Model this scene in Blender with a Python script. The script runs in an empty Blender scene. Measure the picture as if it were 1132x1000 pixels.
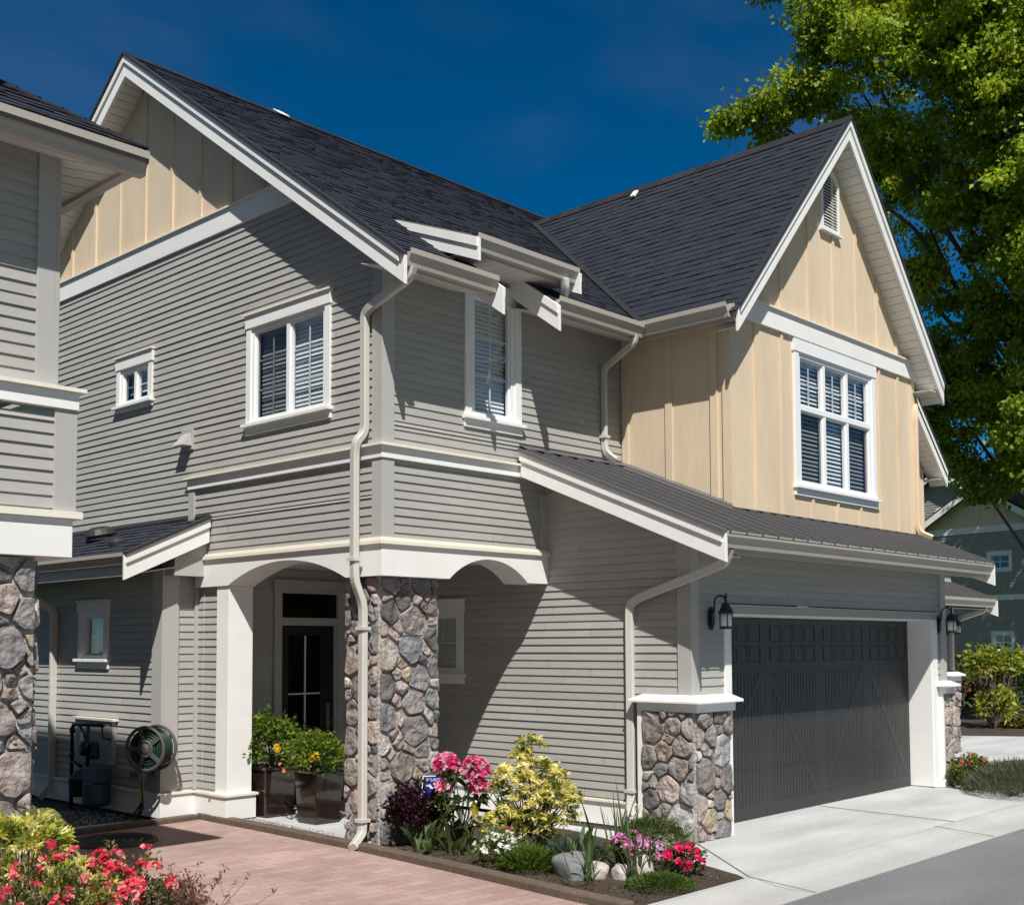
import bpy, math, random
import numpy as np
from mathutils import Vector, Matrix, noise

sc = bpy.context.scene
col = sc.collection
rad = math.radians

# ------------------------------------------------------------------ camera
cd = bpy.data.cameras.new("camera")
cam = bpy.data.objects.new("camera", cd)
col.objects.link(cam)
YAW, PIT, ROL = 0.815984113, 0.0581433893, -0.00419277515
f0 = Vector((math.sin(YAW), math.cos(YAW), 0))
r0 = Vector((math.cos(YAW), -math.sin(YAW), 0))
u0 = Vector((0, 0, 1))
fw = f0 * math.cos(PIT) + u0 * math.sin(PIT)
up = u0 * math.cos(PIT) - f0 * math.sin(PIT)
rt = r0 * math.cos(ROL) + up * math.sin(ROL)
up2 = up * math.cos(ROL) - r0 * math.sin(ROL)
m = Matrix((rt, up2, -fw)).transposed().to_4x4()
m.translation = Vector((-7.07, -8.30, 1.857))
cam.matrix_world = m
cd.sensor_fit = 'HORIZONTAL'
cd.sensor_width = 36
cd.lens = 36 * 1299.04 / 1132
cd.shift_y = (637.325 - 500) / 1132
cd.clip_end = 2000
sc.camera = cam

# ------------------------------------------------------------------ world and sun
SUN = Vector((0.85, 1.0, -1.68)).normalized()
w = bpy.data.worlds.new("World")
sc.world = w
w.use_nodes = True
nt = w.node_tree
bg = nt.nodes["Background"]
sky = nt.nodes.new("ShaderNodeTexSky")
sky.sky_type = 'NISHITA'
sky.sun_disc = False
sky.sun_elevation = math.asin(-SUN.z)
sky.sun_rotation = math.atan2(-SUN.x, -SUN.y)
sky.altitude = 2500
sky.air_density = 0.8
sky.dust_density = 0.0
sky.ozone_density = 6.0
hs = nt.nodes.new("ShaderNodeHueSaturation")
hs.inputs["Saturation"].default_value = 1.27
hs.inputs["Value"].default_value = 1.05
tn = nt.nodes.new("ShaderNodeMix"); tn.data_type = 'RGBA'; tn.blend_type = 'MULTIPLY'; tn.inputs[0].default_value = 1
tn.inputs[7].default_value = (0.90, 1.03, 0.98, 1)
nt.links.new(sky.outputs[0], tn.inputs[6]); nt.links.new(tn.outputs[2], hs.inputs["Color"])
# whiter, brighter haze round the sun, as in a real sky
geo = nt.nodes.new("ShaderNodeTexCoord")
dt = nt.nodes.new("ShaderNodeVectorMath"); dt.operation = 'DOT_PRODUCT'
dt.inputs[1].default_value = tuple(-SUN)
nt.links.new(geo.outputs["Generated"], dt.inputs[0])
hz = nt.nodes.new("ShaderNodeMapRange"); hz.interpolation_type = 'SMOOTHSTEP'
hz.inputs[1].default_value = 0.05; hz.inputs[2].default_value = 1.0; hz.inputs[3].default_value = 0.0; hz.inputs[4].default_value = 1.0
nt.links.new(dt.outputs["Value"], hz.inputs[0])
hm = nt.nodes.new("ShaderNodeMix"); hm.data_type = 'RGBA'
hm.inputs[7].default_value = (3.0, 2.95, 2.9, 1)
nt.links.new(hz.outputs[0], hm.inputs[0]); nt.links.new(hs.outputs[0], hm.inputs[6])
nt.links.new(hm.outputs[2], bg.inputs[0])
# thin veil of high cloud
wn = nt.nodes.new("ShaderNodeTexNoise"); wn.inputs["Scale"].default_value = 2.6; wn.inputs["Detail"].default_value = 5; wn.inputs["Distortion"].default_value = 0.6
wm = nt.nodes.new("ShaderNodeMapping"); wm.inputs["Scale"].default_value = (1.0, 1.0, 2.6)
nt.links.new(geo.outputs["Generated"], wm.inputs[0]); nt.links.new(wm.outputs[0], wn.inputs["Vector"])
wr = nt.nodes.new("ShaderNodeMapRange"); wr.interpolation_type = 'SMOOTHSTEP'
wr.inputs[1].default_value = 0.42; wr.inputs[2].default_value = 0.80; wr.inputs[3].default_value = 0.0; wr.inputs[4].default_value = 0.10
nt.links.new(wn.outputs["Fac"], wr.inputs[0])
wx = nt.nodes.new("ShaderNodeMix"); wx.data_type = 'RGBA'; wx.inputs[7].default_value = (4.2, 4.2, 4.6, 1)
nt.links.new(wr.outputs[0], wx.inputs[0]); nt.links.new(hm.outputs[2], wx.inputs[6]); nt.links.new(wx.outputs[2], bg.inputs[0])
bg.inputs[1].default_value = 0.063

sl = bpy.data.lights.new("sun", 'SUN')
sl.energy = 4.6
sl.angle = rad(0.53)
sl.color = (1.0, 0.965, 0.905)
so = bpy.data.objects.new("sun", sl)
so.rotation_euler = SUN.to_track_quat('-Z', 'Y').to_euler()
so.location = (-20, -20, 40)
col.objects.link(so)

sc.view_settings.view_transform = 'Standard'
sc.view_settings.look = 'None'
sc.view_settings.gamma = 1
sc.view_settings.exposure = 0.36
sc.render.engine = 'CYCLES'
sc.cycles.use_denoising = True
sc.cycles.max_bounces = 8
sc.cycles.transparent_max_bounces = 16
sc.cycles.caustics_reflective = False
sc.cycles.caustics_refractive = False
sc.cycles.sample_clamp_indirect = 6

# ------------------------------------------------------------------ helpers
V = Vector
ORG = {}


def tag(o, label=None, cat=None, group=None, kind=None):
    if label: o["label"] = label
    if cat: o["category"] = cat
    if group: o["group"] = group
    if kind: o["kind"] = kind
    return o


def thing(name, label, cat, loc, group=None):
    o = bpy.data.objects.new(name, None)
    o.empty_display_size = 0.2
    col.objects.link(o)
    o.location = loc
    ORG[o.name] = V(loc)
    return tag(o, label, cat, group)


class MB:
    def __init__(s):
        s.v = []; s.f = []; s.c = []
        s.col = (0.5, 0.5, 0.5)

    def add(s, pts, faces, c=None):
        b = len(s.v)
        s.v.extend([tuple(p) for p in pts])
        s.f.extend([tuple(b + i for i in f) for f in faces])
        s.c.extend([c or s.col] * len(pts))

    def poly(s, pts, c=None):
        s.add(pts, [tuple(range(len(pts)))], c)

    def box(s, x0, x1, y0, y1, z0, z1, c=None):
        if x0 > x1: x0, x1 = x1, x0
        if y0 > y1: y0, y1 = y1, y0
        if z0 > z1: z0, z1 = z1, z0
        p = [(x0, y0, z0), (x1, y0, z0), (x1, y1, z0), (x0, y1, z0), (x0, y0, z1), (x1, y0, z1), (x1, y1, z1), (x0, y1, z1)]
        s.add(p, [(0, 3, 2, 1), (4, 5, 6, 7), (0, 1, 5, 4), (1, 2, 6, 5), (2, 3, 7, 6), (3, 0, 4, 7)], c)

    def prism(s, pts, vec, c=None):
        n = len(pts); vec = V(vec)
        a = [V(p) for p in pts]; b = [p + vec for p in a]
        fs = [tuple(range(n - 1, -1, -1)), tuple(range(n, 2 * n))]
        fs += [(i, (i + 1) % n, n + (i + 1) % n, n + i) for i in range(n)]
        s.add(a + b, fs, c)

    def obox(s, o, u, v, n, u0, u1, v0, v1, n0, n1, c=None):
        o = V(o); u = V(u); v = V(v); n = V(n)
        g = lambda a, b, d: o + u * a + v * b + n * d
        s.prism([g(u0, v0, n0), g(u1, v0, n0), g(u1, v1, n0), g(u0, v1, n0)], n * (n1 - n0), c)

    def bar(s, a, b, w, h, upv=(0, 0, 1), c=None):
        a = V(a); b = V(b); d = (b - a).normalized()
        sd = d.cross(V(upv))
        if sd.length < 1e-4: sd = d.cross(V((1, 0, 0)))
        sd.normalize(); u = sd.cross(d)
        s.prism([a - sd * w / 2 - u * h / 2, a + sd * w / 2 - u * h / 2, a + sd * w / 2 + u * h / 2, a - sd * w / 2 + u * h / 2], b - a, c)

    def tube(s, pts, r, n=8, c=None, square=None, ref=None, cap=True):
        pts = [V(p) for p in pts]; k = len(pts)
        rs = r if isinstance(r, (list, tuple)) else [r] * k
        rings = []
        t0 = (pts[1] - pts[0]).normalized()
        x = V(ref) if ref else (V((0, 0, 1)) if abs(t0.z) < 0.9 else V((1, 0, 0)))
        for i in range(k):
            if i == 0: t = pts[1] - pts[0]
            elif i == k - 1: t = pts[-1] - pts[-2]
            else: t = (pts[i + 1] - pts[i]).normalized() + (pts[i] - pts[i - 1]).normalized()
            t.normalize()
            x = x - t * x.dot(t)
            if x.length < 1e-5: x = t.orthogonal()
            x.normalize(); y = t.cross(x)
            if square:
                a, b = square
                q = [(-a, -b), (a, -b), (a, b), (-a, b)]
                e = min(a, b) * 0.28
                q = [(-a + e, -b), (a - e, -b), (a, -b + e), (a, b - e), (a - e, b), (-a + e, b), (-a, b - e), (-a, -b + e)]
                rings.append([pts[i] + x * p + y * o for p, o in q])
            else:
                rings.append([pts[i] + (x * math.cos(2 * math.pi * j / n) + y * math.sin(2 * math.pi * j / n)) * rs[i] for j in range(n)])
        m_ = len(rings[0]); vs = [p for rg in rings for p in rg]; fs = []
        for i in range(k - 1):
            for j in range(m_):
                fs.append((i * m_ + j, i * m_ + (j + 1) % m_, (i + 1) * m_ + (j + 1) % m_, (i + 1) * m_ + j))
        if cap:
            fs.append(tuple(range(m_ - 1, -1, -1))); fs.append(tuple((k - 1) * m_ + j for j in range(m_)))
        s.add(vs, fs, c)

    def lathe(s, o, axis, prof, n=20, c=None):
        o = V(o); ax = V(axis).normalized(); x = ax.orthogonal().normalized(); y = ax.cross(x)
        vs = []; fs = []
        for (r, h) in prof:
            for j in range(n):
                a = 2 * math.pi * j / n
                vs.append(o + ax * h + (x * math.cos(a) + y * math.sin(a)) * r)
        for i in range(len(prof) - 1):
            for j in range(n):
                fs.append((i * n + j, i * n + (j + 1) % n, (i + 1) * n + (j + 1) % n, (i + 1) * n + j))
        fs.append(tuple(range(n - 1, -1, -1))); fs.append(tuple((len(prof) - 1) * n + j for j in range(n)))
        s.add(vs, fs, c)

    def build(s, name, mat, parent=None, smooth=False, bevel=0):
        me = bpy.data.meshes.new(name)
        og = ORG[parent.name] if parent else V((0, 0, 0))
        me.from_pydata([(p[0] - og.x, p[1] - og.y, p[2] - og.z) for p in s.v], [], s.f)
        me.materials.append(mat)
        at = me.color_attributes.new("Col", 'FLOAT_COLOR', 'POINT')
        a = np.ones((len(s.v), 4), dtype=np.float32)
        if s.v: a[:, :3] = np.array(s.c, dtype=np.float32)
        at.data.foreach_set("color", a.ravel())
        if smooth:
            me.polygons.foreach_set("use_smooth", [True] * len(me.polygons))
        me.update()
        o = bpy.data.objects.new(name, me)
        col.objects.link(o)
        if parent: o.parent = parent
        ORG[o.name] = og
        if bevel:
            b = o.modifiers.new("bevel", 'BEVEL'); b.width = bevel; b.segments = 2; b.limit_method = 'ANGLE'; b.angle_limit = rad(35)
        return o


# ------------------------------------------------------------------ materials
def mat(name, base, rough=0.6, var=0.08, scale=6.0, bump=0.0, bscale=80.0, attr=False, metal=0.0, spec=0.4,
        big=0.0, bigscale=0.7, coat=0.0, stretch=None):
    m_ = bpy.data.materials.new(name); m_.use_nodes = True
    n = m_.node_tree.nodes; l = m_.node_tree.links
    b = n["Principled BSDF"]
    b.inputs["Roughness"].default_value = rough
    b.inputs["Metallic"].default_value = metal
    b.inputs["Specular IOR Level"].default_value = spec
    if coat: b.inputs["Coat Weight"].default_value = coat
    tc = n.new("ShaderNodeTexCoord")
    src = tc.outputs["Object"]
    if stretch:
        mp = n.new("ShaderNodeMapping"); mp.inputs["Scale"].default_value = stretch
        l.new(src, mp.inputs[0]); src2 = mp.outputs[0]
    else: src2 = src
    nz = n.new("ShaderNodeTexNoise"); nz.inputs["Scale"].default_value = scale; nz.inputs["Detail"].default_value = 6
    l.new(src2, nz.inputs["Vector"])
    mr = n.new("ShaderNodeMapRange")
    mr.inputs[1].default_value = 0.25; mr.inputs[2].default_value = 0.75
    mr.inputs[3].default_value = 1 - var; mr.inputs[4].default_value = 1 + var
    l.new(nz.outputs["Fac"], mr.inputs[0])
    val = mr.outputs[0]
    if big:
        n2 = n.new("ShaderNodeTexNoise"); n2.inputs["Scale"].default_value = bigscale; n2.inputs["Detail"].default_value = 3
        l.new(src2, n2.inputs["Vector"])
        m2 = n.new("ShaderNodeMapRange"); m2.inputs[1].default_value = 0.3; m2.inputs[2].default_value = 0.7
        m2.inputs[3].default_value = 1 - big; m2.inputs[4].default_value = 1 + big
        l.new(n2.outputs["Fac"], m2.inputs[0])
        mm = n.new("ShaderNodeMath"); mm.operation = 'MULTIPLY'
        l.new(val, mm.inputs[0]); l.new(m2.outputs[0], mm.inputs[1]); val = mm.outputs[0]
    mx = n.new("ShaderNodeMix"); mx.data_type = 'RGBA'; mx.blend_type = 'MULTIPLY'; mx.inputs[0].default_value = 1
    if attr:
        at = n.new("ShaderNodeAttribute"); at.attribute_name = "Col"
        l.new(at.outputs["Color"], mx.inputs[6])
    else:
        mx.inputs[6].default_value = (*base, 1)
    if attr == "mul":
        mx.inputs[6].default_value = (*base, 1)
        for lk in list(mx.inputs[6].links): l.remove(lk)
        sp_ = n.new("ShaderNodeSeparateColor"); l.new(at.outputs["Color"], sp_.inputs[0])
        mu_ = n.new("ShaderNodeMath"); mu_.operation = 'MULTIPLY'; l.new(val, mu_.inputs[0]); l.new(sp_.outputs[0], mu_.inputs[1])
        m3_ = n.new("ShaderNodeMath"); m3_.operation = 'MULTIPLY'; m3_.inputs[1].default_value = 2.0; l.new(mu_.outputs[0], m3_.inputs[0]); val = m3_.outputs[0]
    l.new(val, mx.inputs[7])
    l.new(mx.outputs[2], b.inputs["Base Color"])
    if bump:
        nb = n.new("ShaderNodeTexNoise"); nb.inputs["Scale"].default_value = bscale; nb.inputs["Detail"].default_value = 5
        l.new(src2, nb.inputs["Vector"])
        bp = n.new("ShaderNodeBump"); bp.inputs["Strength"].default_value = 1; bp.inputs["Distance"].default_value = bump
        l.new(nb.outputs["Fac"], bp.inputs["Height"]); l.new(bp.outputs[0], b.inputs["Normal"])
    return m_


def leafmat(name, rough=0.5, trans=0.48, spec=0.3):
    m_ = mat(name, (1, 1, 1), rough, 0.12, 30, attr=True, spec=spec)
    n = m_.node_tree.nodes; l = m_.node_tree.links
    b = n["Principled BSDF"]
    tr = n.new("ShaderNodeBsdfTranslucent")
    gm = n.new("ShaderNodeMix"); gm.data_type = 'RGBA'; gm.blend_type = 'MULTIPLY'; gm.inputs[0].default_value = 1
    at = n.new("ShaderNodeAttribute"); at.attribute_name = "Col"
    l.new(at.outputs["Color"], gm.inputs[6]); gm.inputs[7].default_value = (1.15, 1.2, 0.6, 1)
    l.new(gm.outputs[2], tr.inputs["Color"])
    ms = n.new("ShaderNodeMixShader"); ms.inputs[0].default_value = trans
    l.new(b.outputs[0], ms.inputs[1]); l.new(tr.outputs[0], ms.inputs[2])
    l.new(ms.outputs[0], n["Material Output"].inputs["Surface"])
    return m_


def glassmat(name, tint=(0.90, 0.93, 0.94), refl=0.12, rough=0.004):
    m_ = bpy.data.materials.new(name); m_.use_nodes = True
    n = m_.node_tree.nodes; l = m_.node_tree.links
    n.remove(n["Principled BSDF"])
    tr = n.new("ShaderNodeBsdfTransparent"); tr.inputs[0].default_value = (*tint, 1)
    gl = n.new("ShaderNodeBsdfGlossy"); gl.inputs["Roughness"].default_value = rough
    lw = n.new("ShaderNodeLayerWeight"); lw.inputs["Blend"].default_value = 0.5
    pw = n.new("ShaderNodeMath"); pw.operation = 'POWER'; pw.inputs[1].default_value = 4.0
    l.new(lw.outputs["Facing"], pw.inputs[0])
    ad = n.new("ShaderNodeMath"); ad.operation = 'ADD'; ad.use_clamp = True; ad.inputs[1].default_value = refl
    l.new(pw.outputs[0], ad.inputs[0])
    nz = n.new("ShaderNodeTexNoise"); nz.inputs["Scale"].default_value = 2.2; nz.inputs["Detail"].default_value = 1
    tc = n.new("ShaderNodeTexCoord"); l.new(tc.outputs["Object"], nz.inputs["Vector"])
    bp = n.new("ShaderNodeBump"); bp.inputs["Distance"].default_value = 0.006
    l.new(nz.outputs["Fac"], bp.inputs["Height"]); l.new(bp.outputs[0], gl.inputs["Normal"])
    ms = n.new("ShaderNodeMixShader")
    l.new(ad.outputs[0], ms.inputs[0]); l.new(tr.outputs[0], ms.inputs[1]); l.new(gl.outputs[0], ms.inputs[2])
    l.new(ms.outputs[0], n["Material Output"].inputs["Surface"])
    return m_


SID = mat("siding_paint", (0.374, 0.366, 0.346), 0.55, 0.05, 5, 0.0006, 120, big=0.05, bigscale=0.8, stretch=(1, 1, 3), attr="mul")
CORN = mat("grey_trim_paint", (0.41, 0.405, 0.39), 0.55, 0.03, 6, 0.0005, 150)
TRIM = mat("white_trim_paint", (0.79, 0.79, 0.775), 0.5, 0.03, 5, 0.0005, 120, big=0.03)
CAPM = mat("cream_flashing", (0.78, 0.74, 0.64), 0.45, 0.03, 6)
VINYL = mat("white_vinyl", (0.8, 0.81, 0.82), 0.35, 0.02, 6)
BEIGE = mat("beige_panel_paint", (0.665, 0.54, 0.39), 0.6, 0.05, 7, 0.0008, 140, big=0.05, bigscale=1.2, stretch=(1.6, 1.6, 0.35))
GUT = mat("gutter_aluminium_paint", (0.42, 0.39, 0.345), 0.4, 0.04, 3)
DOWN = mat("downspout_paint", (0.55, 0.53, 0.49), 0.4, 0.04, 3)
SOF = mat("soffit_vinyl", (0.70, 0.69, 0.66), 0.5, 0.03, 5)
SHING = mat("asphalt_shingle", (1, 1, 1), 0.85, 0.25, 60, 0.002, 250, attr=True, spec=0.25, big=0.07, bigscale=0.6)
METAL = mat("standing_seam_metal", (0.128, 0.126, 0.134), 0.42, 0.06, 2, metal=0.2, spec=0.5)
DARKM = mat("dark_flashing", (0.03, 0.03, 0.033), 0.5, 0.1, 6)
GDOOR = mat("charcoal_door_paint", (0.034, 0.034, 0.036), 0.42, 0.06, 3, 0.0004, 120, big=0.05)
BLACKD = mat("black_door_paint", (0.008, 0.008, 0.008), 0.45, 0.05, 5)
STONE = mat("field_stone", (1, 1, 1), 0.9, 0.32, 30, 0.018, 34, attr=True, spec=0.15, big=0.1, bigscale=6)
BLIND = mat("blind_slats", (0.86, 0.87, 0.87), 0.5, 0.02, 5)
DARKIN = mat("painted_dark_interior", (0.02, 0.02, 0.022), 0.9, 0.1, 5)  # near-black colour stands in for the darkness of unlit rooms
GLASS = glassmat("window_glass")
SCREEN = glassmat("screened_glass", (0.46, 0.48, 0.49), 0.02)
DGLASS = glassmat("door_glass", (0.25, 0.27, 0.27), 0.02)
IRON = mat("black_iron", (0.012, 0.013, 0.015), 0.4, 0.1, 8, spec=0.5)
FROST = mat("frosted_glass", (0.88, 0.88, 0.9), 0.3, 0.02, 6, coat=0.3)
GREYP = mat("shade_darkened_plastic", (0.085, 0.08, 0.078), 0.5, 0.08, 8)  # base colour darkened so the hose reel looks shaded
HOSE = mat("green_hose_rubber", (0.010, 0.030, 0.024), 0.45, 0.1, 9)
YELM = mat("yellow_plastic", (0.55, 0.38, 0.03), 0.45, 0.05, 8)
GLAZE = mat("brown_glazed_ceramic", (0.020, 0.012, 0.0095), 0.12, 0.4, 5, 0.0012, 12, spec=0.5, coat=0.6)
SOIL = mat("potting_soil", (0.03, 0.022, 0.017), 0.95, 0.3, 30, 0.01, 40)
LEAF = leafmat("leaf_surface")
PETAL = leafmat("petal_surface", 0.6, 0.3, 0.15)
BARK = mat("bark", (0.10, 0.08, 0.062), 0.9, 0.3, 12, 0.012, 18)
TWIG = mat("twig_bark", (0.13, 0.10, 0.08), 0.9, 0.2, 20)
rng = random.Random(7)


# ------------------------------------------------------------------ siding, shingle and stone builders
def iv_minus(ivs, a, b):
    out = []
    for p, q in ivs:
        if b <= p or a >= q: out.append((p, q)); continue
        if a > p: out.append((p, a))
        if b < q: out.append((b, q))
    return out


def lap(mb, org, u, n, z0, z1, span, holes=(), e=0.081, lip=0.0145, base=0.0):
    """lap siding: real overlapping boards. span(z) -> (a, b) along u; holes are (a, b, z0, z1)"""
    org = V(org); u = V(u); n = V(n)
    k0 = math.floor((z0 - base) / e); z = base + k0 * e
    while z < z1 - 1e-4:
        zb = max(z, z0); zt = min(z + e, z1)
        lp = lip + rng.uniform(-0.002, 0.0015)
        a0, b0 = span(zb); a1, b1 = span(zt)
        if b0 - a0 > 0.01:
            if b1 < a1: a1 = b1 = (a1 + b1) / 2
            zm = (zb + zt) / 2
            hs_ = [h for h in holes if h[2] < zm < h[3]]
            ivs = [(min(a0, a1), max(b0, b1))]
            for h in hs_: ivs = iv_minus(ivs, h[0], h[1])
            jp = min(a0, a1) + rng.uniform(0.6, 3.66)
            while jp < max(b0, b1) - 0.4:
                ivs = iv_minus(ivs, jp - 0.0016, jp + 0.0016); jp += 3.66
            for p, q in ivs:
                pb, pt = max(p, a0), max(p, a1); qb, qt = min(q, b0), min(q, b1)
                if qb - pb < 0.002: continue
                P = lambda s_, d, zz: org + u * s_ + n * d + V((0, 0, zz))
                A = P(pb, lp, zb); B = P(qb, lp, zb); C_ = P(qt, 0.002, zt); D = P(pt, 0.002, zt)
                E0 = P(pb, 0, zb); E1 = P(qb, 0, zb)
                t = 0.5 * rng.uniform(0.96, 1.04)
                mb.add([A, B, C_, D, E0, E1], [(0, 1, 2, 3), (4, 5, 1, 0)], (t, t, t))
        z += e


def backing(mb, org, u, n, pts, d=0.12):
    org = V(org); u = V(u); n = V(n)
    mb.prism([org + u * a + V((0, 0, z)) - n * 0.004 for a, z in pts], -n * d)


def shingles(mb, org, u, s, n, S, span, e=0.125, c0=(0.0235, 0.0275, 0.0415), seed=1):
    """laminated shingles as separate tabs with real butt edges; span(t) -> (a, b) at slope distance t"""
    r = random.Random(seed)
    org = V(org); u = V(u); s = V(s); n = V(n)
    t = 0.0
    while t < S - 1e-4:
        t1 = min(t + e, S)
        a, b = span((t + t1) / 2)
        x = a
        while x < b - 1e-3:
            wd = r.choice((0.09, 0.13, 0.17, 0.22, 0.3)) * r.uniform(0.9, 1.1)
            x1 = min(x + wd, b)
            if b - x1 < 0.05: x1 = b
            th = r.choice((0.006, 0.007, 0.010, 0.012)) + r.uniform(0, 0.002)
            k = r.uniform(0.84, 1.17)
            cc = (c0[0] * k * r.uniform(0.95, 1.08), c0[1] * k, c0[2] * k)
            A = org + u * x + s * t + n * (th + 0.004); B = org + u * x1 + s * t + n * (th + 0.004)
            C_ = org + u * x1 + s * t1 + n * (0.002 + th * 0.3); D = org + u * x + s * t1 + n * (0.002 + th * 0.3)
            A0 = org + u * x + s * t; B0 = org + u * x1 + s * t
            mb.add([A, B, C_, D, A0, B0], [(0, 1, 2, 3), (4, 5, 1, 0), (4, 0, 3), (5, 2, 1)], cc)
            x = x1
        t = t1


PAL = [(0.31, 0.27, 0.245), (0.37, 0.305, 0.275), (0.21, 0.185, 0.18), (0.42, 0.365, 0.32), (0.35, 0.27, 0.25),
       (0.26, 0.25, 0.25), (0.33, 0.305, 0.295), (0.40, 0.31, 0.265), (0.18, 0.155, 0.145), (0.40, 0.37, 0.35), (0.30, 0.25, 0.225), (0.24, 0.21, 0.205), (0.42, 0.33, 0.22)]
MORT = (0.42, 0.41, 0.395)


def clip_poly(poly, px, py, nx, ny):
    out = []; k = len(poly)
    for i in range(k):
        a = poly[i]; b = poly[(i + 1) % k]
        da = (a[0] - px) * nx + (a[1] - py) * ny; db = (b[0] - px) * nx + (b[1] - py) * ny
        if da <= 0: out.append(a)
        if da * db < 0:
            t = da / (da - db); out.append((a[0] + (b[0] - a[0]) * t, a[1] + (b[1] - a[1]) * t))
    return out


def stones(mb, org, u, n, wd, z0, z1, seed, r0=0.085, r1=0.16, pal=PAL):
    r = random.Random(seed)
    org = V(org); u = V(u); n = V(n); upv = V((0, 0, 1))
    P = lambda a, z, d: org + u * a + upv * z + n * d
    mb.poly([P(0, z0, 0.002), P(wd, z0, 0.002), P(wd, z1, 0.002), P(0, z1, 0.002)], MORT)
    seeds = []
    for k in range(6000):
        q = r.random() ** 1.6
        rr = r1 * (1 - q) + r0 * q if k < 700 else r0 * 0.62
        a = r.uniform(0.0, wd); z = r.uniform(z0, z1)
        if all(math.hypot((a - s[0]) * 0.88, z - s[1]) > (rr + s[2]) * 0.86 for s in seeds): seeds.append((a, z, rr))
    for i, (a, z, rr) in enumerate(seeds):
        poly = [(0, z0), (wd, z0), (wd, z1), (0, z1)]
        for j, (b, y, r2) in enumerate(seeds):
            if i == j: continue
            dx, dz = b - a, y - z; d2 = dx * dx + dz * dz
            if d2 > 1.0: continue
            t = 0.5 + (rr * rr - r2 * r2) / (2 * d2)
            L = math.sqrt(d2)
            poly = clip_poly(poly, a + dx * t, z + dz * t, dx / L, dz / L)
            if len(poly) < 3: break
        if len(poly) < 3: continue
        cx = sum(p[0] for p in poly) / len(poly); cz = sum(p[1] for p in poly) / len(poly)
        size = max(math.hypot(p[0] - cx, p[1] - cz) for p in poly)
        gap = 0.008
        rmin = 9
        for k in range(len(poly)):
            p, q = poly[k], poly[(k + 1) % len(poly)]
            ex, ez = q[0] - p[0], q[1] - p[1]; L = math.hypot(ex, ez) + 1e-9
            rmin = min(rmin, abs(ex * (cz - p[1]) - ez * (cx - p[0])) / L)
        if rmin < gap * 1.5: continue
        k_ = 1 - gap / max(rmin, 0.025)
        pts = [(cx + (p[0] - cx) * k_, cz + (p[1] - cz) * k_) for p in poly]
        for it in range(2):   # round the corners
            q = []
            for k in range(len(pts)):
                a_, b_ = pts[k], pts[(k + 1) % len(pts)]
                wq = r.uniform(0.08, 0.16) if it == 0 else 0.25
                q.append((a_[0] * (1 - wq) + b_[0] * wq, a_[1] * (1 - wq) + b_[1] * wq)); q.append((a_[0] * wq + b_[0] * (1 - wq), a_[1] * wq + b_[1] * (1 - wq)))
            pts = q
        h = r.uniform(0.024, 0.050)
        tx, tz = r.uniform(-0.10, 0.10), r.uniform(-0.12, 0.08)
        base = r.choice(pal); kk = r.uniform(0.62, 1.18); gy = sum(base) / 3; base = tuple((c * 0.72 + gy * 0.28) * kk for c in base)
        vs = []; cs = []; N = len(pts)
        for ring, (sc_, hh, nz) in enumerate(((1.0, 0.0, 0), (0.985, 0.66, 0.004), (0.925, 0.93, 0.008), (0.64, 1.0, 0.011), (0.3, 1.0, 0.011))):
            for p in pts:
                x = cx + (p[0] - cx) * sc_; y = cz + (p[1] - cz) * sc_
                d = h * hh
                if ring:
                    d += noise.noise(V((x * 14, y * 14, seed * 3.1 + i))) * nz * 2.2
                    if ring > 1: d += (x - cx) * tx + (y - cz) * tz
                vs.append(P(x, y, max(d, 0)))
                v_ = 1 + 0.42 * noise.noise(V((x * 7, y * 7, i * 2.3)))
                tint = noise.noise(V((x * 5 + 9, y * 5, i * 1.7))) * 0.12
                cs.append((base[0] * (v_ + tint), base[1] * v_, base[2] * (v_ - tint)))
        vs.append(P(cx, cz, h + noise.noise(V((cx * 14, cz * 14, i))) * 0.01)); cs.append(base)
        fs = []
        for g in range(4):
            for k in range(N): fs.append((g * N + k, g * N + (k + 1) % N, (g + 1) * N + (k + 1) % N, (g + 1) * N + k))
        for k in range(N): fs.append((4 * N + k, 4 * N + (k + 1) % N, 5 * N))
        b0 = len(mb.v)
        mb.v.extend([tuple(p) for p in vs]); mb.c.extend(cs); mb.f.extend([tuple(b0 + q for q in f) for f in fs])


def planks(mb, a, b, c, d, k, gap=0.007, drop=None):
    """soffit planks: quad a-b-c-d cut in k strips across a->b, each with a groove beside it"""
    a, b, c, d = V(a), V(b), V(c), V(d)
    nrm = (b - a).cross(d - a).normalized()
    if nrm.z > 0: nrm = -nrm
    back = -nrm * 0.012
    mb.poly([a + back, b + back, c + back, d + back])
    L = (b - a).length
    g = gap / max(L, 1e-3) * 0.5
    for i in range(k):
        t0, t1 = i / k + g, (i + 1) / k - g
        mb.prism([a.lerp(b, t0), a.lerp(b, t1), d.lerp(c, t1), d.lerp(c, t0)], -nrm * 0.010)


GPROF = [(0, 0.0), (0, -0.150), (0.070, -0.150), (0.082, -0.105), (0.108, -0.060), (0.120, -0.048), (0.124, 0.0), (0.112, 0.0), (0.110, -0.03), (0.012, -0.03), (0.01, 0)]


def gutter(mb, p, q, out, s=1.0):
    """K-profile gutter from p to q (top back edge), facing out"""
    p = V(p); q = V(q); out = V(out)
    mb.prism([p + out * a * s + V((0, 0, z * s)) for a, z in GPROF], q - p)


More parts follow.
